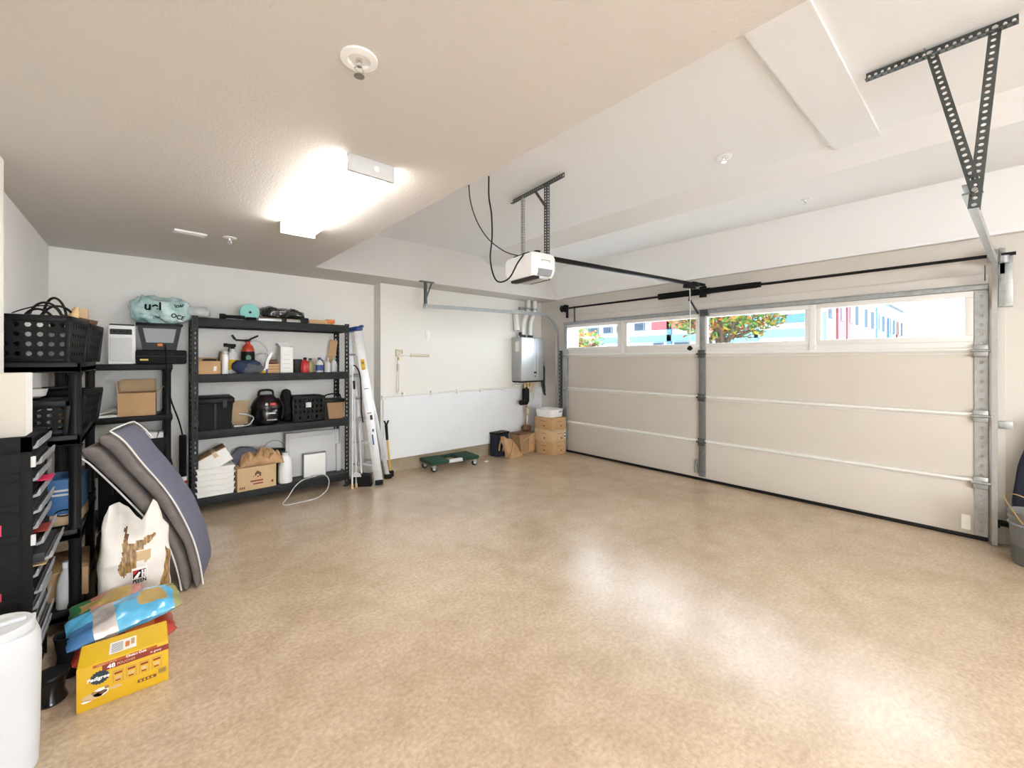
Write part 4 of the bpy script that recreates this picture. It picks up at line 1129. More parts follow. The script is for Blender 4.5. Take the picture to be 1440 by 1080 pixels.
# ---- folded cushion leaning on the rack
cu = thing('lounger_cushion', 'slate blue and grey lounger cushion folded double, leaning on the left rack', 'cushion', (0.20, 3.60, 0.0), 0)
outer = [(-0.150, 1.115), (-0.085, 1.045), (-0.002, 0.899), (0.085, 0.755), (0.158, 0.614), (0.215, 0.47), (0.262, 0.327), (0.295, 0.17), (0.315, 0.01)]
inner = [(-0.305, 0.985), (-0.250, 0.935), (-0.167, 0.816), (-0.085, 0.69), (-0.002, 0.558), (0.068, 0.43), (0.128, 0.317), (0.170, 0.16), (0.195, 0.01)]
O_, I_ = smooth_path([(x - 0.2, 0, z) for x, z in outer], 5), smooth_path([(x - 0.2, 0, z) for x, z in inner], 5)
N_ = len(O_)
wdir = Vector((math.sin(math.radians(13)), math.cos(math.radians(13)), 0))
WID = 0.46
def pad(k0, k1, mats, name, edge_mat_outer):
    b = MB()
    nv = 40
    def fn(u, v):
        i = min(N_ - 1, int(round(u * (N_ - 1))))
        A, B = I_[i], O_[i]
        a = 2 * PI * v
        ca, sa = math.cos(a), math.sin(a)
        e = 0.5
        s_ = 0.5 + 0.5 * math.copysign(abs(sa) ** e, sa)          # thickness 0..1
        w_ = 0.5 + 0.5 * math.copysign(abs(ca) ** 0.30, ca)       # width 0..1
        ends = min(1, 0.35 + 0.65 * math.sqrt(min(1, min(u, 1 - u) * 14)))
        kk = k0 + (k1 - k0) * (0.5 + (s_ - 0.5) * ends)
        puff = 0.010 * math.sin(u * 34) * (1 if abs(sa) < 0.7 else 0.2)
        p = A.lerp(B, kk) + wdir * (w_ * WID - (0.022 * (1 - abs(2 * s_ - 1) ** 2) if ca < 0 else -0.022 * (1 - abs(2 * s_ - 1) ** 2)))
        return wob(p, 8, 0.006, 2.0 + k0)
    def pick(u, v):
        a = 2 * PI * v
        return 1 if (math.sin(a) > 0.80 and edge_mat_outer) else 0
    b.grid(fn, N_ - 1, nv, cv=True, pick=pick)
    # close the two ends
    b.bm.verts.ensure_lookup_table()
    for i in (0, N_ - 1):
        ring = [b.bm.verts[i * nv + j] for j in range(nv)]
        f = b.bm.faces.new(ring); f.material_index = 1 if edge_mat_outer and i == 0 else 0
    return b.build(name, mats, cu)
pad(0.50, 1.0, ['matgrey', 'matblue'], 'cushion_pad', True)
pad(0.0, 0.50, ['matgrey', 'matblue'], 'cushion_pad', False)
for k, nm in ((0.99, O_), (0.01, I_)):
    pts = [I_[i].lerp(O_[i], k) + Vector((0, -0.004, 0.0)) for i in range(0, N_)]
    MB().tube(pts, 0.0055, 6).build('piping', 'pipe', cu)
pts = [O_[i] + wdir * WID for i in range(0, N_, 1)]
MB().tube([O_[0]] + [O_[0] + wdir * (WID * q / 5) + Vector((0, 0, 0.006)) for q in range(1, 5)] + pts[:8], 0.0055, 6).build('piping', 'pipe', cu)
# ================================================================ steel rack and what stands on it
sr = thing('storage_rack', 'dark steel bolt-together rack with four loaded shelves in front of the back wall', 'shelving', (1.147, 5.48, 0))
RX, RY = 0.778, 0.20
LV = [1.985, 1.41, 0.835, 0.165]
for sx in (-1, 1):
    for sy in (-1, 1):
        p = MB()
        x, y = sx * RX, sy * RY
        p.holes((x, y, 0.0), (-sx, 0, 0), (0, 0, 1), 0.052, 2.0, 0.003, 1, 40, 0.008, 0.013)
        p.holes((x, y, 0.0), (0, -sy, 0), (0, 0, 1), 0.052, 2.0, 0.003, 1, 40, 0.008, 0.013)
        p.box(x - 0.028 * (sx + 1) , x - 0.028 * (sx - 1), y - 0.028 * (sy + 1), y - 0.028 * (sy - 1), 0.0, 0.012)
        p.build('post', 'rack', sr)
for z in LV:
    s = MB()
    for sy in (-1, 1):
        y = sy * (RY - 0.004)
        s.box(-RX + 0.004, RX - 0.004, y - 0.004, y + 0.004, z - 0.085, z, 0.002)
        s.box(-RX + 0.004, RX - 0.004, y - sy * 0.03 - 0.004, y + 0.004, z - 0.006, z, 0.001)
        s.box(-RX + 0.004, RX - 0.004, y - sy * 0.02 - 0.004, y + 0.004, z - 0.085, z - 0.079, 0.001)
    for sx in (-1, 1):
        x = sx * (RX - 0.004)
        s.box(x - 0.004, x + 0.004, -RY, RY, z - 0.085, z, 0.002)
    sh = s.build('shelf_beam', 'rack', sr)
    MB().box(-RX + 0.01, RX - 0.01, -RY + 0.01, RY - 0.01, z - 0.02, z - 0.004).build('shelf_deck', 'deck', sr)
    tb_ = MB()
    for k in range(9):
        x = -0.66 + k * 0.165
        tb_.bar((x - 0.014, -RY - 0.0005, z - 0.030), (x + 0.014, -RY - 0.0005, z - 0.058), 0.006, 0.003, (0, 1, 0))
    tb_.build('beam_slots', 'blk', sh)
SY = 5.40
def at(o, x, z, y=SY, rz=0):
    o.location = (x, y, z); o.rotation_euler = (0, 0, math.radians(rz)); return o
def simple(name, mb, m, label, cat, x, z, y=SY, rz=0, group=None):
    return at(tag(mb.build(name, m), label, cat, group), x, z, y, rz)

# ---------------- top shelf
ZT = LV[0]
def bag_blob(name, label, cat, loc, rz, w, d, h, m, seed, amp, parts=None, flat=0.25):
    t = thing(name, label, cat, loc, rz)
    b = MB()
    def fn(u, v):
        a, c = 2 * PI * u, PI * (v - 0.5)
        ca, sa, cc, sc = math.cos(a), math.sin(a), math.cos(c), math.sin(c)
        f = lambda q, e: math.copysign(abs(q) ** e, q)
        p = Vector((w / 2 * f(ca, .7) * f(cc, .6), d / 2 * f(sa, .7) * f(cc, .6), h / 2 * f(sc, .7)))
        p = wob(p, 7, amp, seed); p = wob(p, 19, amp * 0.45, seed + 5); p = wob(p, 45, amp * 0.2, seed + 9)
        p.z = max(p.z + h / 2, 0.0)
        return p
    b.grid(fn, 56, 34, cu=True)
    bmesh.ops.remove_doubles(b.bm, verts=b.bm.verts[:], dist=0.0005)
    b.build(parts or 'film', m, t)
    return t
tg = bag_blob('plastic_bag', 'shiny teal printed plastic bag heaped on the smoky tub', 'bag', (0.135, 5.43, 1.909), 3, 0.50, 0.27, 0.25, 'teal', 3, 0.05)
skin = tg.children[0]
for body, size, x, z, tilt, bold in (('uel', 0.105, -0.07, 0.155, 0, 0.003), ('OCE', 0.055, 0.12, 0.07, 14, 0.0015), ('loar', 0.05, 0.13, 0.18, -14, 0.001), ('ube', 0.04, -0.04, 0.06, -8, 0.0)):
    press_on(text('printed_text', body, size, 'blk', tg, (x, -0.2, z), rot=(90, tilt, 0), bold=bold), skin)
bag_blob('plastic_bag', 'clear crinkled plastic wrap on the rack corner beside the teal bag', 'bag', (0.44, 5.42, 1.987), 0, 0.18, 0.20, 0.12, 'clear', 8, 0.02)
dk = thing('round_reel', 'mint green round reel standing on edge on top of the steel rack', 'reel', (0.885, 5.42, ZT), 0)
MB().lathe([(0.0, -0.035), (0.086, -0.035), (0.092, -0.028), (0.092, -0.02), (0.082, -0.012), (0.082, 0.012), (0.092, 0.02), (0.092, 0.035), (0.0, 0.035)], (0, 0, 0.092), 40, 'Y').build('reel', 'tealp', dk)
MB().cyl((0, -0.037, 0.092), (0, -0.06, 0.092), 0.013, n=14).build('hub', 'blk', dk)
fl = thing('flashlight', 'black flashlight lying on the top shelf beside the mint reel', 'flashlight', (0.72, 5.36, ZT + 0.03), -4)
MB().lathe([(0.028, -0.115), (0.030, -0.07), (0.018, -0.05), (0.018, 0.11), (0.014, 0.115)], (0, 0, 0), 18, 'X').build('barrel', 'blk', fl)
MB().box(0.12, 0.22, -0.03, 0.03, -0.03, 0.005, 0.01).build('grip', 'blk2', fl)
fl.location.z = ZT + 0.031
rl = thing('steel_ruler', 'long steel bar clamp lying along the front edge of the top shelf', 'clamp', (1.17, 5.31, ZT), 0)
MB().box(-0.22, 0.22, -0.016, 0.010, 0.003, 0.030, 0.002).build('bar', 'galv', rl)
MB().box(0.01, 0.06, -0.02, 0.02, 0.0, 0.05, 0.004).build('jaw', 'blk', rl)
MB().box(0.205, 0.29, -0.022, 0.022, 0.0, 0.06, 0.008).build('head', 'blk', rl)
bag_blob('plastic_bag', 'black glossy plastic bag on a pale slab on the top shelf', 'bag', (1.235, 5.46, ZT + 0.045), -2, 0.46, 0.22, 0.125, 'film', 14, 0.03)
sl = simple('pale_slab', MB().box(-0.19, 0.20, -0.11, 0.11, 0, 0.042, 0.004), 'card2', 'flat pale board under the black plastic bag on the top shelf', 'board', 1.24, ZT, 5.46)
os = thing('wooden_plank', 'light wooden plank with an orange clamp at its end on the top shelf', 'plank', (1.63, 5.38, ZT), 4)
MB().box(-0.16, 0.13, -0.05, 0.05, 0.0, 0.05, 0.004).build('plank', 'wood', os)
MB().box(0.05, 0.14, -0.056, 0.056, 0.02, 0.062, 0.006).box(0.09, 0.12, -0.06, -0.05, 0.0, 0.03, 0.003).build('clamp', 'orange', os)
oc_ = MB().box(-0.05, 0.05, -0.02, 0.02, 0.0, 0.03, 0.006); simple('orange_handle', oc_, 'orange', 'small orange handle lying in front of the black plastic bag', 'handle', 0.99 + 0.055, ZT, 5.34, 0)

# ---------------- second shelf
Z2 = LV[1]
def bottle(name, label, cat, x, z, y, prof, m, capprof=None, capm='white', sy=1.0, group=None, n=22):
    t = thing(name, label, cat, (x, y, z), 0, group)
    MB().lathe(prof, (0, 0, 0), n, sy=sy).build('bottle', m, t)
    if capprof: MB().lathe(capprof, (0, 0, 0), n).build('cap', capm, t)
    return t
c1 = thing('cardboard_box', 'small open brown carton with a white tag on the second steel shelf', 'box', (0.515, SY, Z2), 2)
b = MB().box(-0.095, 0.095, -0.09, -0.086, 0, 0.135).box(-0.095, 0.095, 0.086, 0.09, 0, 0.17).box(-0.095, -0.091, -0.09, 0.09, 0, 0.15).box(0.091, 0.095, -0.09, 0.09, 0, 0.16).box(-0.095, 0.095, -0.09, 0.09, 0, 0.004)
b.build('box', 'card', c1)
MB().bar((0.093, 0, 0.158), (0.11, 0, 0.235), 0.004, 0.17, (0, 1, 0)).build('flap', 'card2', c1)
MB().prism([(0.03, 0.035), (0.055, 0.03), (0.06, 0.078), (0.035, 0.083)], -0.0915, -0.09, 'Y').build('tag', 'paper', c1)
simple('dark_tool', MB().box(-0.06, 0.06, -0.06, 0.06, 0.0, 0.15, 0.02), 'blk', 'dark tool filling the small tagged carton', 'tool', 0.525, Z2 + 0.008, SY + 0.01)
bottle('spray_can', 'slim white spray can beside the small carton on the second shelf', 'can', 0.655, Z2, 5.36, [(0.028, 0.0), (0.030, 0.008), (0.030, 0.19), (0.024, 0.205)], 'white', [(0.024, 0.20), (0.025, 0.238), (0.018, 0.245), (0.0, 0.245)], 'lgrey')
sp_ = thing('spray_bottle', 'white trigger spray bottle with a yellow label and black nozzle', 'bottle', (0.735, 5.46, Z2), 20)
MB().lathe([(0.05, 0.0), (0.056, 0.01), (0.056, 0.16), (0.045, 0.21), (0.024, 0.24), (0.022, 0.27)], (0, 0, 0), 24, sy=0.65).build('bottle', 'lgrey', sp_)
MB().lathe([(0.0575, 0.04), (0.0575, 0.15)], (0, 0, 0), 24, sy=0.66).build('label', 'yellow', sp_)
MB().box(-0.055, 0.03, -0.014, 0.014, 0.285, 0.32, 0.006).bar((-0.03, 0, 0.29), (-0.045, 0, 0.235), 0.016, 0.008, (1, 0, 0)).cyl((0, 0, 0.265), (0, 0, 0.29), 0.02).box(-0.085, -0.055, -0.016, 0.016, 0.288, 0.325, 0.003).build('trigger_head', 'blk', sp_)
fe = thing('fire_extinguisher', 'red fire extinguisher with black handle and pale hose lying back on the second shelf', 'fire extinguisher', (0.885, 5.50, Z2), 0)
MB().lathe([(0.058, 0.0), (0.064, 0.01), (0.064, 0.25), (0.05, 0.30), (0.024, 0.325), (0.022, 0.35)], (0, 0, 0), 26).build('cylinder', 'redfilm', fe)
MB().lathe([(0.0652, 0.09), (0.0652, 0.24)], (0, 0, 0), 26).build('label', 'blk', fe)
MB().prism([(-0.005 + 0.025 * math.cos(a * PI / 8), 0.17 + 0.03 * math.sin(a * PI / 8)) for a in range(16)], -0.0685, -0.062, 'Y').build('emblem', 'greenfilm', fe)
MB().bar((-0.03, 0, 0.35), (0.10, 0, 0.42), 0.02, 0.012, (0, 1, 0), 0.002).bar((-0.12, 0, 0.365), (0.03, 0, 0.36), 0.02, 0.012, (0, 1, 0), 0.002).bar((-0.12, 0, 0.37), (-0.15, 0, 0.42), 0.022, 0.014, (0, 1, 0), 0.002).cyl((0, 0, 0.335), (0, 0, 0.375), 0.022).build('valve_handle', 'blk', fe)
MB().tube(smooth_path([(0.02, -0.01, 0.35), (0.09, -0.03, 0.36), (0.155, -0.05, 0.30), (0.175, -0.06, 0.22), (0.15, -0.075, 0.12)], 6), 0.008, 8).build('hose', 'lgrey', fe)
bag_blob('cloth_bundle', 'bunched navy and grey cloth before the fire extinguisher', 'cloth', (0.845, 5.35, Z2), 4, 0.27, 0.13, 0.135, 'clothblue', 31, 0.03, 'cloth')
bag_blob('cloth_bundle', 'grey folded cloth lying on the shelf edge below the extinguisher hose', 'cloth', (0.90, 5.315, Z2), -4, 0.20, 0.07, 0.10, 'clothgrey', 35, 0.02, 'cloth')
hb = thing('hand_brush', 'curved white brush handle with yellow tip leaning beside the navy cloth', 'brush', (1.045, 5.345, Z2), 0)
MB().sweep(smooth_path([(-0.055, 0, 0.012), (-0.01, 0, 0.05), (0.0, 0, 0.12), (0.02, 0, 0.18), (0.05, 0, 0.23)], 6), [(-0.006, -0.014), (0.006, -0.014), (0.006, 0.014), (-0.006, 0.014)], up=(1, 0, 0)).build('handle', 'white', hb)
MB().box(-0.07, -0.015, -0.015, 0.015, 0.0, 0.03, 0.006).build('tip', 'yellow', hb)
MB().box(-0.016, 0.004, -0.012, 0.012, 0.0, 0.045, 0.004).build('ferrule', 'blue', hb)
bag_blob('plastic_bag', 'small clear plastic bag behind the white brush on the second shelf', 'bag', (1.03, 5.50, Z2), 0, 0.17, 0.12, 0.21, 'clear', 44, 0.025)
wb2 = thing('wooden_box', 'small striped wooden box with dark bits beside the white carton', 'box', (1.125, 5.42, Z2), 0)
MB().box(-0.072, 0.045, -0.06, 0.06, 0.0, 0.10, 0.003).build('box', 'wood', wb2)
MB().box(-0.073, 0.046, -0.0615, -0.06, 0.035, 0.05).box(-0.073, 0.046, -0.0615, -0.06, 0.072, 0.082).build('dark_bands', 'carddark', wb2)
bag_blob('cloth_bundle', 'dark brown bundle heaped on the striped wooden box', 'cloth', (1.11, 5.42, Z2 + 0.10), 0, 0.11, 0.10, 0.06, 'wooddk', 50, 0.02, 'cloth')
wc = thing('tall_carton', 'tall white open carton standing on the second steel shelf', 'box', (1.222, 5.40, Z2), 6)
b = MB().box(-0.05, 0.085, -0.05, -0.046, 0, 0.295).box(-0.05, 0.085, 0.056, 0.06, 0, 0.30).box(-0.05, -0.046, -0.05, 0.06, 0, 0.30).box(0.081, 0.085, -0.05, 0.06, 0, 0.30).box(-0.05, 0.085, -0.05, 0.06, 0, 0.004)
b.build('box', 'paper', wc)
MB().bar((-0.048, 0.0, 0.297), (-0.075, 0.0, 0.335), 0.004, 0.10, (0, 1, 0)).build('flap', 'paper', wc)
MB().bar((0.0175, 0.058, 0.297), (0.0175, 0.085, 0.345), 0.12, 0.004, (0, 1, 0)).build('flap', 'paper', wc)
mk = MB()
for k in range(4): mk.box(-0.02, 0.05, -0.0512, -0.05, 0.05 + 0.05 * k, 0.058 + 0.05 * k)
mk.build('printed_lines', 'lgrey', wc)
simple('grey_block', MB().box(-0.045, 0.045, -0.05, 0.05, 0, 0.155, 0.012), 'dgrey', 'dark grey plastic case beside the red bottle', 'case', 1.385, Z2, 5.46)
bp = [(0.042, 0.0), (0.046, 0.01), (0.046, 0.09), (0.036, 0.125), (0.017, 0.14), (0.017, 0.15)]
cp = [(0.019, 0.148), (0.019, 0.175), (0.0, 0.177)]
bottle('bottle', 'red bottle with a black cap on the second steel shelf', 'bottle', 1.435, Z2, 5.345, bp, 'red', cp, 'blk', 0.7)
bottle('bottle', 'olive yellow bottle behind the red one on the second shelf', 'bottle', 1.515, Z2, 5.42, bp, 'olive', [(0.018, 0.148), (0.018, 0.165), (0.0, 0.166)], 'blk', 0.7)
bb_ = bottle('bottle', 'white bottle with a blue label and cap on the second shelf', 'bottle', 1.605, Z2, 5.37, bp, 'lgrey', cp, 'blue', 0.7)
MB().lathe([(0.0472, 0.02), (0.0472, 0.088)], (0, 0, 0), 22, sy=0.7).build('label', 'blue', bb_)
bottle('bottle', 'blue-grey jug behind the blue labelled bottle', 'bottle', 1.65, Z2, 5.48, [(0.04, 0.0), (0.044, 0.01), (0.044, 0.10), (0.03, 0.14), (0.02, 0.155)], 'clothblue', [(0.02, 0.153), (0.02, 0.17), (0.0, 0.172)], 'lgrey')
bottle('bottle', 'clear bottle nearest the blue labelled bottle at the end of the shelf', 'bottle', 1.70, Z2, 5.37, [(0.036, 0.0), (0.038, 0.008), (0.038, 0.085), (0.026, 0.12), (0.013, 0.135), (0.013, 0.15)], 'clear', [(0.014, 0.148), (0.014, 0.168), (0.0, 0.17)], 'lgrey')
bottle('bottle', 'clear bottle at the end of the second shelf next to the rack post', 'bottle', 1.785, Z2, 5.40, [(0.036, 0.0), (0.038, 0.008), (0.038, 0.095), (0.026, 0.13), (0.013, 0.145), (0.013, 0.155)], 'clear', [(0.014, 0.153), (0.014, 0.172), (0.0, 0.174)], 'tealp')
simple('tan_board', MB().bar((0, 0, 0), (0.05, 0.0, 0.40), 0.09, 0.012, (0, 1, 0)), 'wood', 'tan board leaning between the rack posts at the shelf end', 'board', 1.80, Z2 + 0.002, 5.60)

# ---------------- third shelf
Z3 = LV[2]
bn2 = thing('storage_bin', 'black lidded storage bin on the third steel shelf', 'bin', (0.575, 5.46, Z3), -4)
MB().prism([(-0.13, 0.0), (0.13, 0.0), (0.155, 0.27), (-0.155, 0.27)], -0.15, 0.15, 'Y').build('bin', 'blk2', bn2)
MB().box(-0.168, 0.168, -0.165, 0.165, 0.27, 0.325, 0.01).box(-0.14, 0.14, -0.14, 0.14, 0.325, 0.345, 0.008).build('lid', 'blk', bn2)
MB().box(-0.012, 0.012, -0.158, -0.148, 0.0, 0.27, 0.003).build('rib', 'dgrey', bn2)
MB().box(0.06, 0.10, -0.172, -0.16, 0.22, 0.30, 0.004).build('latch', 'dgrey', bn2)
simple('cardboard_sheet', MB().bar((0, 0, 0), (0, 0.06, 0.26), 0.16, 0.006, (0, 1, 0)), 'card2', 'tan cardboard sheet leaning at the back between black bin and vacuum', 'cardboard', 0.83, Z3, 5.58)
cl = thing('hand_clamp', 'steel wire clamp lying on the front of the third shelf', 'clamp', (0.80, 5.33, Z3 + 0.004), 0)
MB().tube(smooth_path([(-0.05, 0, 0.012), (0.06, 0.01, 0.012), (0.10, 0.02, 0.05), (0.11, 0.02, 0.09), (0.06, 0.04, 0.12), (-0.02, 0.05, 0.14)], 5), 0.008, 8).build('wire', 'galv', cl)
MB().cyl((-0.07, 0, 0.012), (0.02, 0.004, 0.012), 0.012, n=10).build('grip', 'lgrey', cl)
vc = thing('shop_vacuum', 'small black and maroon wet-dry vacuum with a top handle on the third shelf', 'vacuum', (1.05, 5.44, Z3), -8)
MB().lathe([(0.11, 0.0), (0.135, 0.012), (0.155, 0.06), (0.155, 0.15), (0.14, 0.19)], (0, 0, 0), 34).build('tank', 'blkgloss', vc)
MB().lathe([(0.150, 0.178), (0.152, 0.20), (0.125, 0.26), (0.095, 0.30), (0.07, 0.33), (0.0, 0.335)], (0, 0, 0), 34).build('motor_head', mat('vacuum_maroon', (0.016, 0.007, 0.009), 0.3), vc)
MB().tube(smooth_path([(-0.075, 0, 0.30), (-0.065, 0, 0.365), (-0.03, 0, 0.38), (0.03, 0, 0.38), (0.065, 0, 0.365), (0.075, 0, 0.30)], 5), 0.012, 8).build('handle', 'blk', vc)
MB().tube(smooth_path([(-0.06, -0.11, 0.29), (-0.09, -0.14, 0.22), (-0.05, -0.155, 0.17)], 5), 0.009, 8).tube(smooth_path([(0.11, -0.05, 0.29), (0.165, -0.06, 0.2), (0.15, -0.08, 0.06)], 5), 0.012, 8).build('hose', 'blk', vc)
MB().cyl((0.0, -0.128, 0.235), (0.0, -0.145, 0.228), 0.014, n=12).build('knob', 'lgrey', vc)
tag(MB().box(0.01, 0.085, -0.158, -0.125, 0.125, 0.14, 0.002).build('emblem', 'lgrey', vc), 'pale lettered strip')
MB().box(0.03, 0.09, -0.150, -0.12, 0.215, 0.245, 0.004).build('badge', 'red', vc)
MB().box(0.0, 0.10, -0.157, -0.13, 0.052, 0.066, 0.002).build('trim_strip', 'mgrey', vc)
bag_blob('tool_bag', 'dark crumpled pouch standing between the vacuum and the slotted black crate', 'bag', (1.265, 5.48, Z3), 0, 0.10, 0.16, 0.37, 'blk2', 61, 0.03, 'pouch')
cr = crate('black crate with small slots and a pale square tag on the third steel shelf', (1.475, 5.46, Z3), -3, 0.31, 0.26, 0.30, 'slot', None, 1.06)
MB().box(-0.03, 0.03, -0.141, -0.132, 0.165, 0.225, 0.008).build('tag', 'lgrey', cr)
wt = thing('tote_bag', 'dark framed brown wicker tote at the end of the third steel shelf', 'basket', (1.78, 5.46, Z3), -4)
MB().prism([(-0.105, 0.0), (0.105, 0.0), (0.12, 0.20), (-0.12, 0.22)], -0.10, 0.10, 'Y').build('body', 'carddark', wt)
MB().box(-0.125, 0.125, -0.108, 0.108, 0.20, 0.245, 0.006).build('rim', 'blk', wt)
MB().tube(smooth_path([(-0.10, -0.02, 0.24), (-0.07, -0.02, 0.29), (0.07, -0.02, 0.30), (0.10, -0.02, 0.24)], 5), 0.009, 8).build('handle', 'blk', wt)
MB().prism([(-0.105, 0.0), (-0.06, 0.0), (-0.085, 0.21), (-0.12, 0.21)], -0.104, -0.099, 'Y').build('side_strap', 'blk', wt)

# ---------------- bottom shelf
Z4 = LV[3]
for k in range(5):
    t = thing('foam_tray', ['bottom white foam tray of the stack on the lowest steel shelf', 'white foam tray second from the bottom of its stack', 'middle white foam tray of the stack of five', 'white foam tray fourth up in the stack', 'topmost white foam tray, under the tilted white box'][k], 'tray', (0.565, 5.40, Z4 + 0.002 + k * 0.058), [0, 1, -1, 1, 0][k], 'white foam trays stacked on the lowest shelf')
    MB().prism([(-0.150, 0.0), (0.150, 0.0), (0.160, 0.046), (-0.160, 0.046)], -0.13, 0.13, 'Y').build('tray', 'foam', t)
    MB().box(-0.168, 0.168, -0.138, 0.138, 0.040, 0.057, 0.005).build('rim', 'foam', t)
tl_ = thing('tilted_box', 'white box with a brown taped lid tipped over on the foam trays', 'box', (0.575, 5.41, Z4 + 0.294), 0)
tm = Matrix.Translation((0.075, 0, 0.0)) @ Matrix.Rotation(math.radians(-27), 4, 'Y') 
MB().box(-0.25, 0.06, -0.12, 0.12, 0.0, 0.15, 0.004).build('box', 'foam', tl_, m=Matrix.Translation((0.09, 0, 0.028)) @ Matrix.Rotation(math.radians(-27), 4, 'Y'))
MB().box(-0.252, 0.062, -0.121, 0.121, 0.150, 0.158, 0.002).build('lid', 'carddark', tl_, m=Matrix.Translation((0.09, 0, 0.028)) @ Matrix.Rotation(math.radians(-27), 4, 'Y'))
MB().box(-0.07, -0.03, -0.1215, 0.1215, 0.10, 0.1595, 0.001).build('tape', 'tape', tl_, m=Matrix.Translation((0.09, 0, 0.028)) @ Matrix.Rotation(math.radians(-27), 4, 'Y'))
lc = thing('cardboard_box', 'brown carton printed with a house logo on the lowest steel shelf', 'box', (0.925, 5.36, Z4), 4)
MB().box(-0.185, 0.185, -0.11, 0.11, 0, 0.245, 0.003).build('box', 'card2', lc)
lg_ = MB()
lg_.prism([(-0.03, 0.165), (0.0, 0.20), (0.045, 0.165), (0.035, 0.165), (0.035, 0.135), (0.018, 0.135), (0.018, 0.155), (0.004, 0.165), (-0.012, 0.155), (-0.012, 0.145), (-0.022, 0.145), (-0.022, 0.165)], -0.1115, -0.1098, 'Y')
lg_.prism([(-0.035 + 0.005 * math.cos(a * PI / 4), 0.142 + 0.006 * math.sin(a * PI / 4)) for a in range(8)], -0.1115, -0.1098, 'Y')
lg_.build('house_emblem', 'wooddk', lc)
MB().prism([(0.006 + 0.008 * math.cos(a * PI / 4), 0.135 + 0.010 * math.sin(a * PI / 4)) for a in range(8)], -0.1118, -0.1098, 'Y').build('house_emblem', 'red', lc)
pl = MB().box(-0.065, 0.055, -0.1112, -0.1098, 0.085, 0.10).box(-0.04, 0.055, -0.1112, -0.1098, 0.055, 0.068)
for k in range(3): pl.box(-0.165 + 0.018 * k, -0.153 + 0.018 * k, -0.1112, -0.1098, 0.022, 0.045)
pl.box(0.135, 0.155, -0.1112, -0.1098, 0.05, 0.075)
pl.build('printed_lines', 'darkred', lc)
# crumpled kraft paper heaped on the carton
def crumple(name, label, cat, loc, rz, w, d, h, m, seed):
    t = thing(name, label, cat, loc, rz)
    b = MB()
    def fn(u, v):
        x, y = (u - .5) * w, (v - .5) * d
        e = max(0, 1 - (2 * abs(u - .5)) ** 2.2) * max(0, 1 - (2 * abs(v - .5)) ** 2.2)
        q = abs(noise.noise(Vector((x * 14, y * 14, seed)))) + 0.5 * abs(noise.noise(Vector((x * 30, y * 30, seed + 4))))
        z = 0.006 + h * (0.5 * e ** 0.6 + 0.5 * q * e ** 0.4)
        return wob((x, y, z), 12, 0.02 * e, seed) if e > 0.02 else Vector((x, y, 0.006))
    b.grid(fn, 46, 34)
    o = b.build('sheet', m, t, smooth=True)
    so = o.modifiers.new('thickness', 'SOLIDIFY'); so.thickness = 0.003
    return t
crumple('crumpled_paper', 'crumpled brown packing paper heaped on the house logo carton', 'paper', (0.99, 5.37, Z4 + 0.247), -3, 0.42, 0.26, 0.20, 'kraft', 6)
bag_blob('plastic_bag', 'slate blue plastic bag squeezed behind the crumpled brown paper', 'bag', (0.86, 5.58, Z4 + 0.0), 0, 0.30, 0.16, 0.40, 'matblue', 71, 0.03)
bk_ = thing('bucket', 'dark grey bucket behind the white jug on the lowest shelf', 'bucket', (1.16, 5.57, Z4), 0)
MB().lathe([(0.09, 0.0), (0.115, 0.33), (0.12, 0.34), (0.112, 0.34), (0.086, 0.01), (0.0, 0.01)], (0, 0, 0), 26).build('bucket', 'dgrey', bk_)
MB().tube([(0.115 * math.cos(PI * k / 12), 0, 0.33 + 0.12 * math.sin(PI * k / 12)) for k in range(13)], 0.004, 6).build('bail', 'galv', bk_)
jg = thing('jug', 'white plastic jug with a narrow shoulder beside the house logo carton', 'jug', (1.225, 5.345, Z4), 0)
MB().lathe([(0.07, 0.0), (0.074, 0.012), (0.070, 0.20), (0.06, 0.27), (0.034, 0.30), (0.03, 0.315)], (0, 0, 0), 30).build('jug', 'white', jg)
MB().lathe([(0.033, 0.31), (0.033, 0.335), (0.0, 0.336)], (0, 0, 0), 20).build('cap', 'lgrey', jg)
ld = thing('tub_lid', 'large pale grey plastic tub lid standing on edge at the end of the lowest shelf', 'lid', (1.575, 5.50, Z4), -3)
MB().box(-0.305, 0.305, -0.012, 0.012, 0.0, 0.52, 0.012).build('lid', 'lgrey', ld, m=Matrix.Rotation(math.radians(-4), 4, 'X'))
MB().box(-0.25, 0.25, -0.017, -0.011, 0.455, 0.468, 0.003).box(-0.27, -0.258, -0.017, -0.011, 0.05, 0.468, 0.003).box(0.258, 0.27, -0.017, -0.011, 0.05, 0.468, 0.003).build('raised_rim', 'lgrey', ld, m=Matrix.Rotation(math.radians(-4), 4, 'X'))
sbx = thing('white_panel_box', 'flat white box with a grey outline leaning on the large pale lid', 'box', (1.555, 5.40, Z4), -2)
MB().box(-0.125, 0.125, -0.03, 0.03, 0, 0.275, 0.008).build('box', 'paper', sbx)
ol = MB()
for (x0, x1, z0, z1) in ((-0.127, 0.127, 0.268, 0.278), (-0.127, -0.12, 0, 0.278), (0.12, 0.127, 0, 0.278)): ol.box(x0, x1, -0.0315, 0.031, z0, z1, 0.002)
ol.build('edge_band', 'mgrey', sbx)
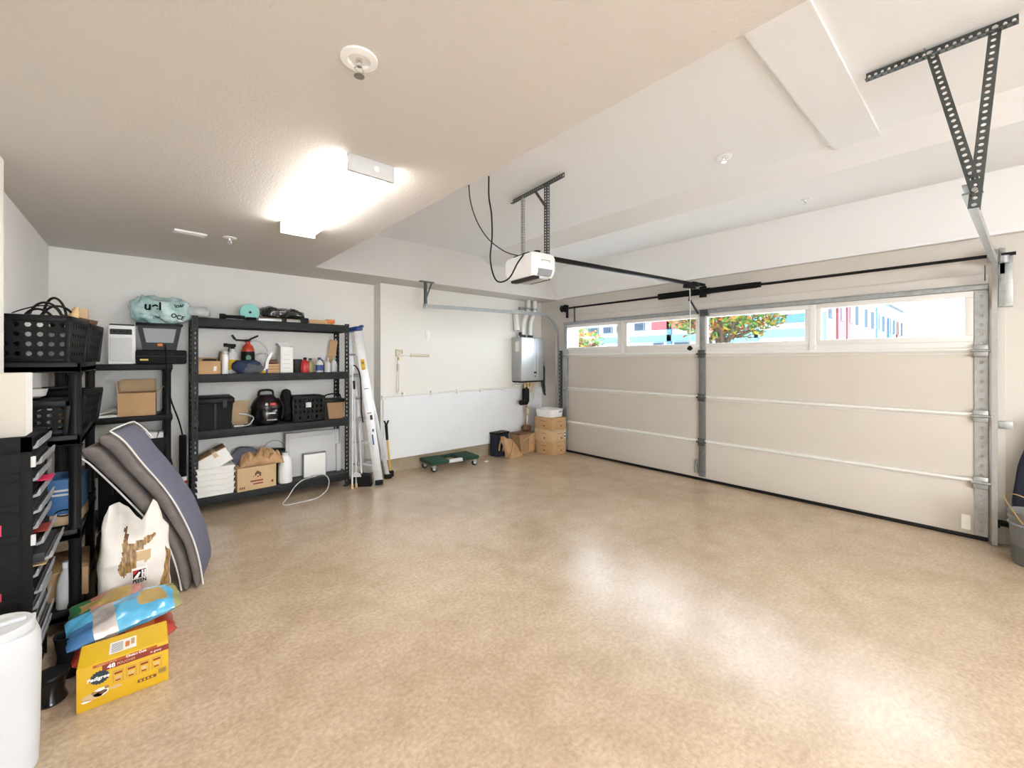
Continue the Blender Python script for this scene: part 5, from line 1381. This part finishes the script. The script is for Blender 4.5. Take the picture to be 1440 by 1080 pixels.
tag(MB().tube(smooth_path([(1.56, 5.33, 0.175), (1.40, 5.24, 0.185), (1.30, 5.22, 0.13), (1.21, 5.14, 0.05), (1.14, 5.06, 0.012), (1.16, 4.99, 0.008), (1.30, 4.99, 0.008), (1.48, 5.03, 0.008), (1.60, 5.10, 0.05), (1.655, 5.18, 0.12), (1.645, 5.23, 0.18), (1.60, 5.27, 0.20), (1.50, 5.33, 0.185)], 8), 0.0055, 7).build('white_cable', 'lgrey'), 'pale grey cable looping down from the lowest steel shelf to the floor', 'cable')
simple('blue_tote', MB().box(-0.03, 0.03, -0.08, 0.08, 0, 0.34, 0.01), 'lgrey', 'pale grey slab upright next to the end post on the lowest shelf', 'panel', 1.86, Z4, 5.52)
# ================================================================ between the rack and the white wall
# ---- aluminium step ladder, folded nearly shut, leaning to the left
sl_ = thing('step_ladder', 'aluminium step ladder with a blue cap leaning beside the steel rack', 'ladder', (2.20, 5.25, 0.0), 0)
LO = Vector((2.20, 5.25, 0))
def lp(x, y, z): return Vector((x, y, z)) - LO
F0, F1 = lp(2.225, 5.085, 0.02), lp(2.035, 5.265, 1.92)
G0, G1 = lp(2.00, 5.345, 0.02), lp(1.975, 5.42, 1.92)
fx = (F0 - G0).normalized()
# the front rails, wide channels
for a, b_, w0 in ((F0, F1, 0.105), (G0, G1, 0.06)):
    r = MB()
    d = (b_ - a)
    n_ = Vector((-0.35, -0.94, 0)).normalized()
    s_ = Vector((0.80, 0.60, 0)).normalized()
    for k in range(1):
        r.bar(a, b_, w0, 0.010, n_, 0.002)
        sd = d.normalized().cross(n_).normalized()
        r.bar(a + sd * (w0 / 2 - 0.004) - n_ * 0.014, b_ + sd * (w0 / 2 - 0.004) - n_ * 0.014, 0.006, 0.03, n_, 0.001)
        r.bar(a - sd * (w0 / 2 - 0.004) - n_ * 0.014, b_ - sd * (w0 / 2 - 0.004) - n_ * 0.014, 0.006, 0.03, n_, 0.001)
    r.build('rail', 'alu', sl_)
for k in range(6):
    t = 0.12 + k * 0.145
    MB().bar(F0.lerp(F1, t) + Vector((-0.03, 0.02, 0)), G0.lerp(G1, t) + Vector((0.03, -0.01, 0)), 0.075, 0.022, (0, 0, 1), 0.003).build('step', 'alu', sl_)
# the rear frame
R0, R1 = lp(2.43, 5.27, 0.02), lp(2.06, 5.335, 1.90)
S0, S1 = lp(2.215, 5.46, 0.02), lp(1.985, 5.46, 1.90)
for a, b_ in ((R0, R1), (S0, S1)):
    MB().bar(a, b_, 0.050, 0.024, (-0.35, -0.94, 0), 0.003).build('rear_rail', 'alu', sl_)
for t in (0.12, 0.42, 0.72):
    MB().bar(R0.lerp(R1, t), S0.lerp(S1, t), 0.03, 0.018, (0, 0, 1), 0.003).build('rear_brace', 'alu', sl_)
cp_ = MB()
cp_.bar(lp(1.955, 5.44, 1.925), lp(2.05, 5.25, 1.955), 0.11, 0.05, (0, 0, 1), 0.012)
cp_.bar(lp(2.045, 5.27, 1.965), lp(2.085, 5.235, 1.985), 0.06, 0.03, (0, 0, 1), 0.008)
cp_.build('top_cap', 'blue', sl_)
for p_ in (F0, R0, G0, S0):
    MB().box(p_.x - 0.045, p_.x + 0.045, p_.y - 0.03, p_.y + 0.03, -0.0, 0.06, 0.01).build('foot', 'blk', sl_)
nrm = Vector((-0.35, -0.94, 0)).normalized()
def on_rail(t, w, h, m, nm, off=0.0):
    d = (F1 - F0).normalized(); c = F0.lerp(F1, t) + nrm * 0.007 + d.cross(nrm) * off
    return MB().bar(c - d * h / 2, c + d * h / 2, w, 0.002, nrm).build(nm, m, sl_)
on_rail(0.78, 0.048, 0.13, 'yellow', 'caution_label')
on_rail(0.79, 0.030, 0.03, 'blk', 'printed_mark')
on_rail(0.75, 0.030, 0.02, 'wooddk', 'printed_mark')
on_rail(0.62, 0.05, 0.008, 'blk', 'rivet_line')
on_rail(0.46, 0.05, 0.010, 'blk', 'rivet_line')
on_rail(0.43, 0.03, 0.06, 'dgrey', 'printed_mark', 0.015)
on_rail(0.345, 0.022, 0.035, 'blue', 'emblem', 0.015)
on_rail(0.285, 0.018, 0.13, 'blue', 'emblem')
spd = MB().bar(F0.lerp(F1, 0.60) + Vector((0.01, 0.02, 0)), R0.lerp(R1, 0.60), 0.018, 0.005, (0, 0, 1)).build('spreader', 'galv', sl_)
# ---- black tray with a pale insert at the ladder's foot
dt = thing('dustpan', 'black long-handled dustpan standing on the floor at the foot of the ladder', 'dustpan', (2.045, 5.19, 0.0), -32)
MB().prism([(-0.12, 0.0), (0.13, 0.0), (0.11, 0.13), (-0.08, 0.16), (-0.12, 0.05)], -0.06, 0.06, 'Y').build('pan', 'blk', dt)
MB().prism([(-0.05 + 0.06 * math.cos(a * PI / 10), 0.125 + 0.06 * math.sin(a * PI / 10)) for a in range(11)], -0.064, -0.058, 'Y').build('insert', 'lgrey', dt)
MB().tube([(0.0, 0.0, 0.15), (-0.03, 0.03, 0.70)], 0.011, 8).build('handle', 'lgrey', dt)
# ---- poles
def pole(label, p0, p1, r, m, endm, grip=None):
    p0, p1 = Vector(p0), Vector(p1)
    t = thing('pole', label, 'pole', tuple(p0))
    d = p1 - p0
    MB().cyl((0, 0, 0.0), d, r, n=12).build('shaft', m, t)
    MB().cyl((0, 0, 0), d * 0.035, r * 1.5, n=12).build('tip', endm, t)
    if grip: MB().cyl(d * (1 - grip), d, r * 1.5, r * 1.7, n=12).build('grip', 'blk', t)
    return t
pole('slim white pole leaning against the end post of the steel rack', (1.905, 5.12, 0.0), (1.955, 5.25, 1.50), 0.011, 'alu', 'card2')
pole('slim white pole standing between the other pole and the ladder', (1.975, 5.17, 0.0), (1.965, 5.23, 1.30), 0.011, 'lgrey', 'card2', 0.08)
tag(MB().tube(smooth_path([(1.955, 5.22, 1.49), (1.985, 5.20, 1.47), (2.02, 5.18, 1.38), (2.035, 5.18, 1.2), (2.04, 5.18, 0.95), (2.06, 5.18, 0.78)], 6), 0.008, 7).build('black_strap', 'blk'), 'black strap hanging from the pole top in front of the ladder', 'strap')
lv = thing('pry_bar', 'black and yellow handled long tool leaning on the wall right of the ladder', 'tool', (2.50, 5.33, 0.0))
MB().bar((0.0, 0, 0.0), (-0.015, 0.08, 0.50), 0.02, 0.014, (0, 1, 0), 0.003).build('shaft', 'amber', lv)
MB().cyl((-0.015, 0.08, 0.48), (-0.02, 0.105, 0.68), 0.017, 0.02, 12).bar((-0.05, 0.10, 0.74), (-0.02, 0.10, 0.67), 0.018, 0.02, (0, 1, 0), 0.004).bar((0.01, 0.10, 0.74), (-0.02, 0.10, 0.67), 0.018, 0.02, (0, 1, 0), 0.004).build('handle', 'blk', lv)
MB().box(-0.03, 0.03, -0.03, 0.03, 0, 0.08, 0.008).build('head', 'blk', lv)

# ================================================================ the white wall
WY = 5.50
cp2 = thing('conduit_pipe', 'thin white pipe run along the top of the white wall panel', 'pipe', (3.6, WY - 0.03, 1.075))
MB().cyl((-1.16, 0, -0.015), (1.15, 0, 0.02), 0.0125, n=12).build('pipe', 'pvc', cp2)
for k in range(5):
    x = -0.85 + 0.45 * k
    MB().box(x - 0.015, x + 0.015, -0.018, 0.03, -0.03, 0.03, 0.004).build('clamp', 'pvc', cp2)
MB().box(-1.16, -0.98, 0.0, 0.028, -0.06, 0.0, 0.003).build('cover', 'pvc', cp2)
MB().tube(smooth_path([(1.13, 0, 0.02), (1.22, -0.01, 0.05), (1.27, -0.02, 0.10), (1.36, -0.06, 0.09), (1.42, -0.10, 0.12)], 5), 0.0125, 8).build('elbow', 'pvc', cp2)
sw = thing('wall_switch', 'small white switch plate on the upper white wall', 'switch plate', (3.147, WY, 1.93))
MB().box(-0.037, 0.037, -0.008, 0.0, -0.062, 0.062, 0.004).build('plate', 'white', sw)
MB().box(-0.014, 0.014, -0.012, -0.006, -0.03, 0.03, 0.002).build('rocker', 'white', sw)
wx = thing('outlet_box', 'beige utility box with a stub of insulated pipe on the white wall', 'pipe fitting', (2.70, WY, 1.655))
for (x0, x1, z0, z1) in ((-0.055, 0.055, 0.035, 0.05), (-0.055, 0.055, -0.05, -0.035), (-0.055, -0.04, -0.05, 0.05), (0.04, 0.055, -0.05, 0.05)):
    pass
fb = MB().box(-0.055, 0.055, -0.02, 0, 0.032, 0.05, 0.004).box(-0.055, 0.055, -0.02, 0, -0.05, -0.032, 0.004).box(-0.055, -0.037, -0.02, 0, -0.05, 0.05, 0.004).box(0.037, 0.055, -0.02, 0, -0.05, 0.05, 0.004).box(-0.05, 0.05, -0.004, 0, -0.05, 0.05)
fb.build('box', 'beige', wx)
MB().cyl((0.0, -0.022, -0.02), (0.20, -0.022, -0.03), 0.013, n=12).build('pipe', 'pvc', wx)
MB().cyl((0.16, -0.024, -0.028), (0.46, -0.024, -0.035), 0.021, n=14).build('insulation', 'beige', wx)
MB().lathe([(0.0, -0.19), (0.02, -0.185), (0.022, -0.10), (0.012, -0.08)], (-0.025, -0.022, -0.07), 12).build('valve', 'beige', wx)
MB().tube(smooth_path([(-0.01, -0.022, -0.03), (-0.022, -0.022, -0.10), (-0.028, -0.022, -0.25), (-0.045, -0.022, -0.54)], 5), 0.010, 8).build('drop_pipe', 'pvc', wx)
MB().tube(smooth_path([(-0.012, -0.02, -0.22), (-0.014, -0.02, -0.40), (-0.018, -0.02, -0.53), (-0.045, -0.022, -0.55)], 5), 0.006, 8).build('drop_pipe', 'beige', wx)
MB().cyl((-0.022, -0.024, -0.06), (-0.022, -0.024, -0.10), 0.014, n=10).cyl((-0.026, -0.024, -0.17), (-0.026, -0.024, -0.21), 0.014, n=10).build('fitting', 'copper', wx)

# ---- tankless water heater
wh = thing('water_heater', 'silver tankless water heater on the wall in the far corner', 'water heater', (5.02, 5.50, 1.20))
MB().box(-0.24, 0.27, -0.25, -0.005, 0.0, 0.745, 0.008).build('casing', 'heaterside', wh)
MB().box(-0.242, 0.272, -0.262, -0.245, 0.012, 0.735, 0.006).build('front_panel', 'heater', wh)
pf = MB().box(0.06, 0.075, -0.27, -0.26, 0.05, 0.735, 0.003).box(0.13, 0.145, -0.27, -0.26, 0.05, 0.735, 0.003)
pf.build('panel_flute', 'heater', wh)
MB().box(0.04, 0.10, -0.275, -0.26, 0.13, 0.16, 0.003).build('display', 'dgrey', wh)
MB().box(0.055, 0.085, -0.274, -0.262, 0.07, 0.085, 0.002).build('emblem', 'blue', wh)
MB().box(-0.2425, -0.239, -0.19, -0.10, 0.50, 0.67).build('rating_label', 'paper', wh)
MB().box(-0.23, 0.26, -0.24, -0.01, -0.022, 0.002, 0.004).build('base_tray', 'blk', wh)
def pipe(nm, pts, r, m, k=6): return MB().tube(smooth_path(pts, k), r, 12).build(nm, m, wh)
pipe('vent_pipe', [(-0.08, -0.12, 0.74), (-0.08, -0.12, 0.90), (-0.06, -0.12, 1.04), (0.02, -0.11, 1.16), (0.06, -0.10, 1.27), (0.06, -0.10, 1.41)], 0.040, 'pvc')
pipe('vent_pipe', [(0.09, -0.12, 0.74), (0.09, -0.12, 0.90), (0.11, -0.12, 1.04), (0.19, -0.11, 1.16), (0.22, -0.10, 1.27), (0.22, -0.10, 1.41)], 0.040, 'pvc')
pipe('vent_pipe', [(-0.20, -0.10, 0.86), (-0.19, -0.07, 0.98), (-0.19, -0.05, 1.12), (-0.19, -0.03, 1.20)], 0.045, 'pvc')
for x in (-0.08, 0.09): MB().cyl((x, -0.12, 0.74), (x, -0.12, 0.79), 0.048, n=20).build('vent_collar', 'dgrey', wh)
cpg = MB()
for x, z in ((0.06, 1.25), (0.22, 1.25), (-0.10, 1.25)):
    cpg.cyl((x, -0.10, z - 0.02), (x, -0.10, z + 0.02), 0.047, n=18)
cpg.build('pipe_strap', 'galv', wh)
MB().box(-0.13, 0.27, -0.075, -0.05, 1.235, 1.27, 0.004).build('strut_channel', 'galv', wh)
ff_ = MB().cyl((-0.20, -0.20, 0.75), (-0.20, -0.20, 0.80), 0.022, n=10).box(-0.24, -0.20, -0.22, -0.18, 0.77, 0.83, 0.006)
ff_.build('fitting', 'dgrey', wh)
pipe('gas_pipe', [(-0.15, -0.12, -0.02), (-0.16, -0.12, -0.07), (-0.20, -0.10, -0.08), (-0.28, -0.08, -0.06)], 0.014, 'pvc')
pipe('water_pipe', [(-0.04, -0.13, 0.0), (-0.04, -0.13, -0.14), (-0.045, -0.12, -0.30)], 0.018, 'copper')
pipe('water_pipe', [(0.03, -0.13, 0.0), (0.03, -0.13, -0.16), (0.02, -0.12, -0.62), (0.02, -0.10, -0.98)], 0.014, 'pvc')
pipe('water_pipe', [(0.10, -0.13, 0.0), (0.105, -0.13, -0.10), (0.09, -0.13, -0.20)], 0.012, 'copper')
pipe('flexible_pipe', [(0.22, -0.12, 0.0), (0.22, -0.14, -0.06), (0.16, -0.15, -0.16), (0.14, -0.15, -0.32)], 0.013, 'beige')
for x in (-0.04, 0.03, 0.10): MB().cyl((x, -0.13, -0.10), (x, -0.13, -0.05), 0.022, n=10).build('valve', 'copper', wh)
cf = thing('condensate_filter', 'black elbow-shaped filter canister hanging under the silver heater', 'filter', (4.995, 5.37, 0.83))
MB().lathe([(0.055, 0.0), (0.062, 0.02), (0.062, 0.20), (0.055, 0.235), (0.03, 0.24), (0.03, 0.26)], (0, 0, 0), 22).cyl((0.0, -0.02, 0.0), (-0.16, -0.05, 0.005), 0.042, 0.046, 16).build('canister', 'blk2', cf)
MB().tube([(0.045 * math.cos(a * PI / 8), -0.03, -0.15 + 0.075 * math.sin(a * PI / 8)) for a in range(16)], 0.007, 7, True).build('drain_loop', 'copper', cf)
MB().tube(smooth_path([(0.01, 0, -0.04), (0.02, 0.02, -0.3), (0.02, 0.03, -0.62)], 5), 0.010, 8).build('drain_pipe', 'copper', cf)
gh = thing('garden_hose', 'dark green hose coiled on the wall right of the silver heater', 'hose', (5.50, 5.42, 1.26))
gp = MB()
for k in range(4):
    o = 0.022 * k
    gp.tube(smooth_path([(-0.06 + o, 0, 0.22 - o), (-0.07 + o * 1.2, -0.01, -0.10), (-0.03 + o * 1.3, -0.03, -0.32 - o * 0.5), (0.04 + o * 0.6, -0.03, -0.25), (0.01 + o, -0.01, 0.05), (-0.05 + o, 0, 0.22 - o)], 5), 0.011, 8)
gp.build('coil', 'hose', gh)
MB().box(-0.09, -0.02, -0.01, 0.05, 0.10, 0.27, 0.012).build('hanger', 'blk', gh)

# ---- cartons in the corner
labs = ['bottom brown carton of the corner stack, on the floor', 'middle taped brown carton of the corner stack with a white label', 'top brown carton of the corner stack under the white tray']
for k in range(3):
    bx = thing('cardboard_box', labs[k], 'box', (5.185, 4.965, 0.203 * k), [0, 2, -2][k], 'cartons stacked in the far corner')
    MB().box(-0.165, 0.165, -0.205, 0.205, 0.0, 0.201, 0.003).build('box', 'card' if k != 1 else 'card2', bx)
    for sx in (1, -1):
        hx = MB().box(-0.05, 0.05, -0.2065, -0.2045, 0.135, 0.142).build('hand_slot', 'wooddk', bx) if sx > 0 else MB().box(-0.1665, -0.1645, -0.06, 0.06, 0.135, 0.142).build('hand_slot', 'wooddk', bx)
    MB().box(-0.166, -0.1645, -0.03, 0.0, 0.05, 0.075).build('printed_mark', 'wooddk', bx)
    MB().box(0.03, 0.06, -0.2065, -0.2045, 0.05, 0.075).build('printed_mark', 'wooddk', bx)
    if k == 1:
        MB().box(-0.1668, 0.168, -0.2075, 0.2062, 0.17, 0.2025).build('tape', 'tape', bx)
        MB().box(-0.16, -0.09, -0.2075, -0.204, 0.0, 0.20).build('tape', 'tape', bx)
        MB().box(0.105, 0.155, -0.2072, -0.2045, 0.05, 0.19).build('shipping_label', 'paper', bx)
        MB().box(0.115, 0.145, -0.2080, -0.2070, 0.07, 0.10).box(0.115, 0.145, -0.2080, -0.2070, 0.125, 0.15).build('printed_mark', 'dgrey', bx)
wt_ = thing('wash_tub', 'white plastic tub on top of the corner cartons', 'tub', (5.165, 4.97, 0.6105), 2)
b = MB()
b.lathe([(0.150, 0.0), (0.158, 0.006), (0.172, 0.12), (0.180, 0.125), (0.180, 0.132), (0.166, 0.132), (0.150, 0.012), (0.0, 0.01)], (0, 0, 0), 48, sq=5.0, sy=1.15)
b.build('tub', 'white', wt_)
MB().box(0.02, 0.08, -0.215, -0.19, 0.085, 0.10, 0.003).build('handle_slot', 'mgrey', wt_)
# ---- bags on the floor
bl = thing('tool_tote', 'black fabric tote against the white wall behind the slumped paper bag', 'tote', (4.40, 5.37, 0.0), 6)
MB().prism([(-0.13, 0.0), (0.15, 0.0), (0.14, 0.36), (-0.12, 0.36)], -0.08, 0.08, 'Y').build('body', 'navy', bl)
MB().box(-0.14, 0.16, -0.09, 0.09, 0.35, 0.385, 0.012).build('rim', 'blk', bl)
MB().tube(smooth_path([(-0.09, -0.09, 0.10), (-0.095, -0.12, 0.24), (-0.05, -0.13, 0.30), (-0.01, -0.12, 0.22), (-0.01, -0.09, 0.08)], 5), 0.012, 8).build('strap', 'tan', bl)
pb = thing('paper_bag', 'slumped brown paper bag lying at the foot of the black tote', 'bag', (4.50, 5.13, 0.0), 10)
b = MB()
def pbag(u, v):
    a = 2 * PI * u
    ca, sa = math.cos(a), math.sin(a)
    f = lambda q, e: math.copysign(abs(q) ** e, q)
    z = 0.30 * v
    x = 0.165 * f(ca, .45) * (1 - 0.15 * v); y = 0.085 * f(sa, .55) * (1 - 0.35 * v)
    x += -0.07 * v + 0.0; y += 0.05 * v
    if v > 0.85: z += 0.05 * (v - 0.85) / 0.15 * (-ca)
    x += 0.02 * (1 - v)
    p = Vector((x, y, z - 0.16 * v * max(0, ca)))
    q = wob(p, 9, 0.022 * min(1, v * 5), 3); q = wob(q, 24, 0.008 * min(1, v * 4), 6)
    q.z = max(0.0, q.z)
    return q
b.grid(pbag, 48, 26, cu=True)
b.build('bag', 'kraft', pb).modifiers.new('thickness', 'SOLIDIFY').thickness = 0.002
MB().tube(smooth_path([(-0.16, -0.03, 0.02), (-0.155, -0.09, 0.15), (-0.10, -0.07, 0.29)], 5), 0.004, 6).build('fold', 'wooddk', pb)
pb2 = thing('wicker_basket', 'brown woven basket with a pale handle beside the corner cartons', 'basket', (4.83, 5.25, 0.0), 4)
MB().prism([(-0.16, 0.0), (0.155, 0.0), (0.175, 0.33), (-0.20, 0.33)], -0.10, 0.12, 'Y').build('basket', 'carddark', pb2)
MB().prism([(0.02, 0.04), (0.15, 0.04), (0.165, 0.33), (0.01, 0.33)], -0.115, -0.095, 'Y').build('front_flap', 'kraft', pb2)
MB().box(-0.20, 0.18, -0.11, 0.13, 0.325, 0.35, 0.01).build('rim', 'wooddk', pb2)
MB().tube(smooth_path([(-0.15, -0.12, 0.22), (-0.05, -0.14, 0.27), (0.05, -0.14, 0.31), (0.16, -0.12, 0.34)], 5), 0.008, 7).build('handle', 'card2', pb2)
bag_blob('cloth_bundle', 'dark rolled cloth on the rim of the woven basket', 'cloth', (4.98, 5.34, 0.352), 0, 0.18, 0.12, 0.09, 'wooddk', 81, 0.02, 'cloth')

# ---- furniture dolly
fd = thing('furniture_dolly', 'green carpeted furniture dolly on black casters below the white panel', 'dolly', (3.385, 5.27, 0.0), -4)
for s in (-1, 1):
    MB().box(s * 0.245 - 0.145, s * 0.245 + 0.145, -0.19, 0.19, 0.105, 0.150, 0.012).build('deck_pad', 'green', fd)
    MB().box(s * 0.245 - 0.135, s * 0.245 + 0.135, -0.18, 0.18, 0.092, 0.107, 0.004).build('deck_board', 'wooddk', fd)
for y in (-0.16, 0.16):
    MB().box(-0.12, 0.12, y - 0.028, y + 0.028, 0.100, 0.146, 0.008).build('cross_rail', 'green' if y > 0 else 'lgrey', fd)
for sx in (-1, 1):
    for sy in (-1, 1):
        x, y = sx * 0.33, sy * 0.145
        f = MB().box(x - 0.03, x + 0.03, y - 0.025, y + 0.025, 0.082, 0.094, 0.003)
        f.box(x - 0.028, x + 0.028, y - 0.022, y - 0.017, 0.03, 0.09, 0.002).box(x - 0.028, x + 0.028, y + 0.017, y + 0.022, 0.03, 0.09, 0.002)
        ca = f.build('caster', 'galv', fd)
        MB().cyl((x, y - 0.015, 0.037), (x, y + 0.015, 0.037), 0.037, n=22).build('wheel', 'blk', ca)
        MB().cyl((x, y - 0.026, 0.037), (x, y + 0.026, 0.037), 0.014, n=12).build('hub', 'lgrey', ca)
pp_ = thing('paper_scrap', 'small white paper scrap on the floor beyond the green dolly', 'paper', (3.98, 5.17, 0.0), 20)
MB().prism([(-0.05, -0.02), (0.03, -0.03), (0.05, 0.01), (-0.02, 0.03)], 0.0, 0.004, 'Z').build('scrap', 'paper', pp_)

# ================================================================ right of the door
bk2 = thing('pail', 'translucent grey plastic pail with a wire bail by the right door jamb', 'pail', (5.075, -0.20, 0.0), -30)
MB().lathe([(0.125, 0.0), (0.132, 0.008), (0.150, 0.34), (0.156, 0.345), (0.156, 0.36), (0.152, 0.365), (0.158, 0.40), (0.150, 0.402), (0.144, 0.36), (0.126, 0.012), (0.0, 0.01)], (0, 0, 0), 40).build('pail', mat('grey_translucent', (0.20, 0.205, 0.20), 0.35, alpha=0.85), bk2)
MB().lathe([(0.152, 0.30), (0.158, 0.303), (0.158, 0.312), (0.152, 0.315)], (0, 0, 0), 40).build('band', 'mgrey', bk2)
MB().lathe([(0.1275, 0.0), (0.134, 0.01), (0.1405, 0.15)], (0, 0, 0), 40).build('lower_wall', mat('grey_pail_lower', (0.11, 0.115, 0.11), 0.4), bk2)
MB().tube(smooth_path([(-0.158, 0, 0.33), (-0.165, 0.03, 0.38), (-0.10, 0.13, 0.47), (0.0, 0.17, 0.50), (0.10, 0.13, 0.47), (0.165, 0.03, 0.38), (0.158, 0, 0.33)], 6), 0.0045, 7).build('bail', 'copper', bk2)
ns = thing('surfboard_bag', 'dark navy rounded bag leaning by the right end of the garage door', 'bag', (5.33, -0.27, 0.0), 0)
b = MB()
def nb(u, v):
    a = 2 * PI * u
    ca, sa = math.cos(a), math.sin(a)
    z = 1.10 * v
    w = 0.195 * (1 - 0.75 * max(0, (v - 0.38) / 0.62) ** 1.7) * (0.80 + 0.2 * min(1, v * 3.2))
    if v < 0.02: w *= 0.9
    f = lambda q, e: math.copysign(abs(q) ** e, q)
    return wob((0.06 * f(sa, .7) * (1 - 0.3 * v) + 0.05 * v, w * f(ca, .8), z), 5, 0.008 * min(1, v * 5), 2)
b.grid(nb, 36, 26, cu=True)
b.bm.verts.ensure_lookup_table()
b.bm.faces.new([b.bm.verts[i * 27] for i in range(36)]); b.bm.faces.new([b.bm.verts[i * 27 + 26] for i in range(36)])
b.build('bag', 'navy', ns)
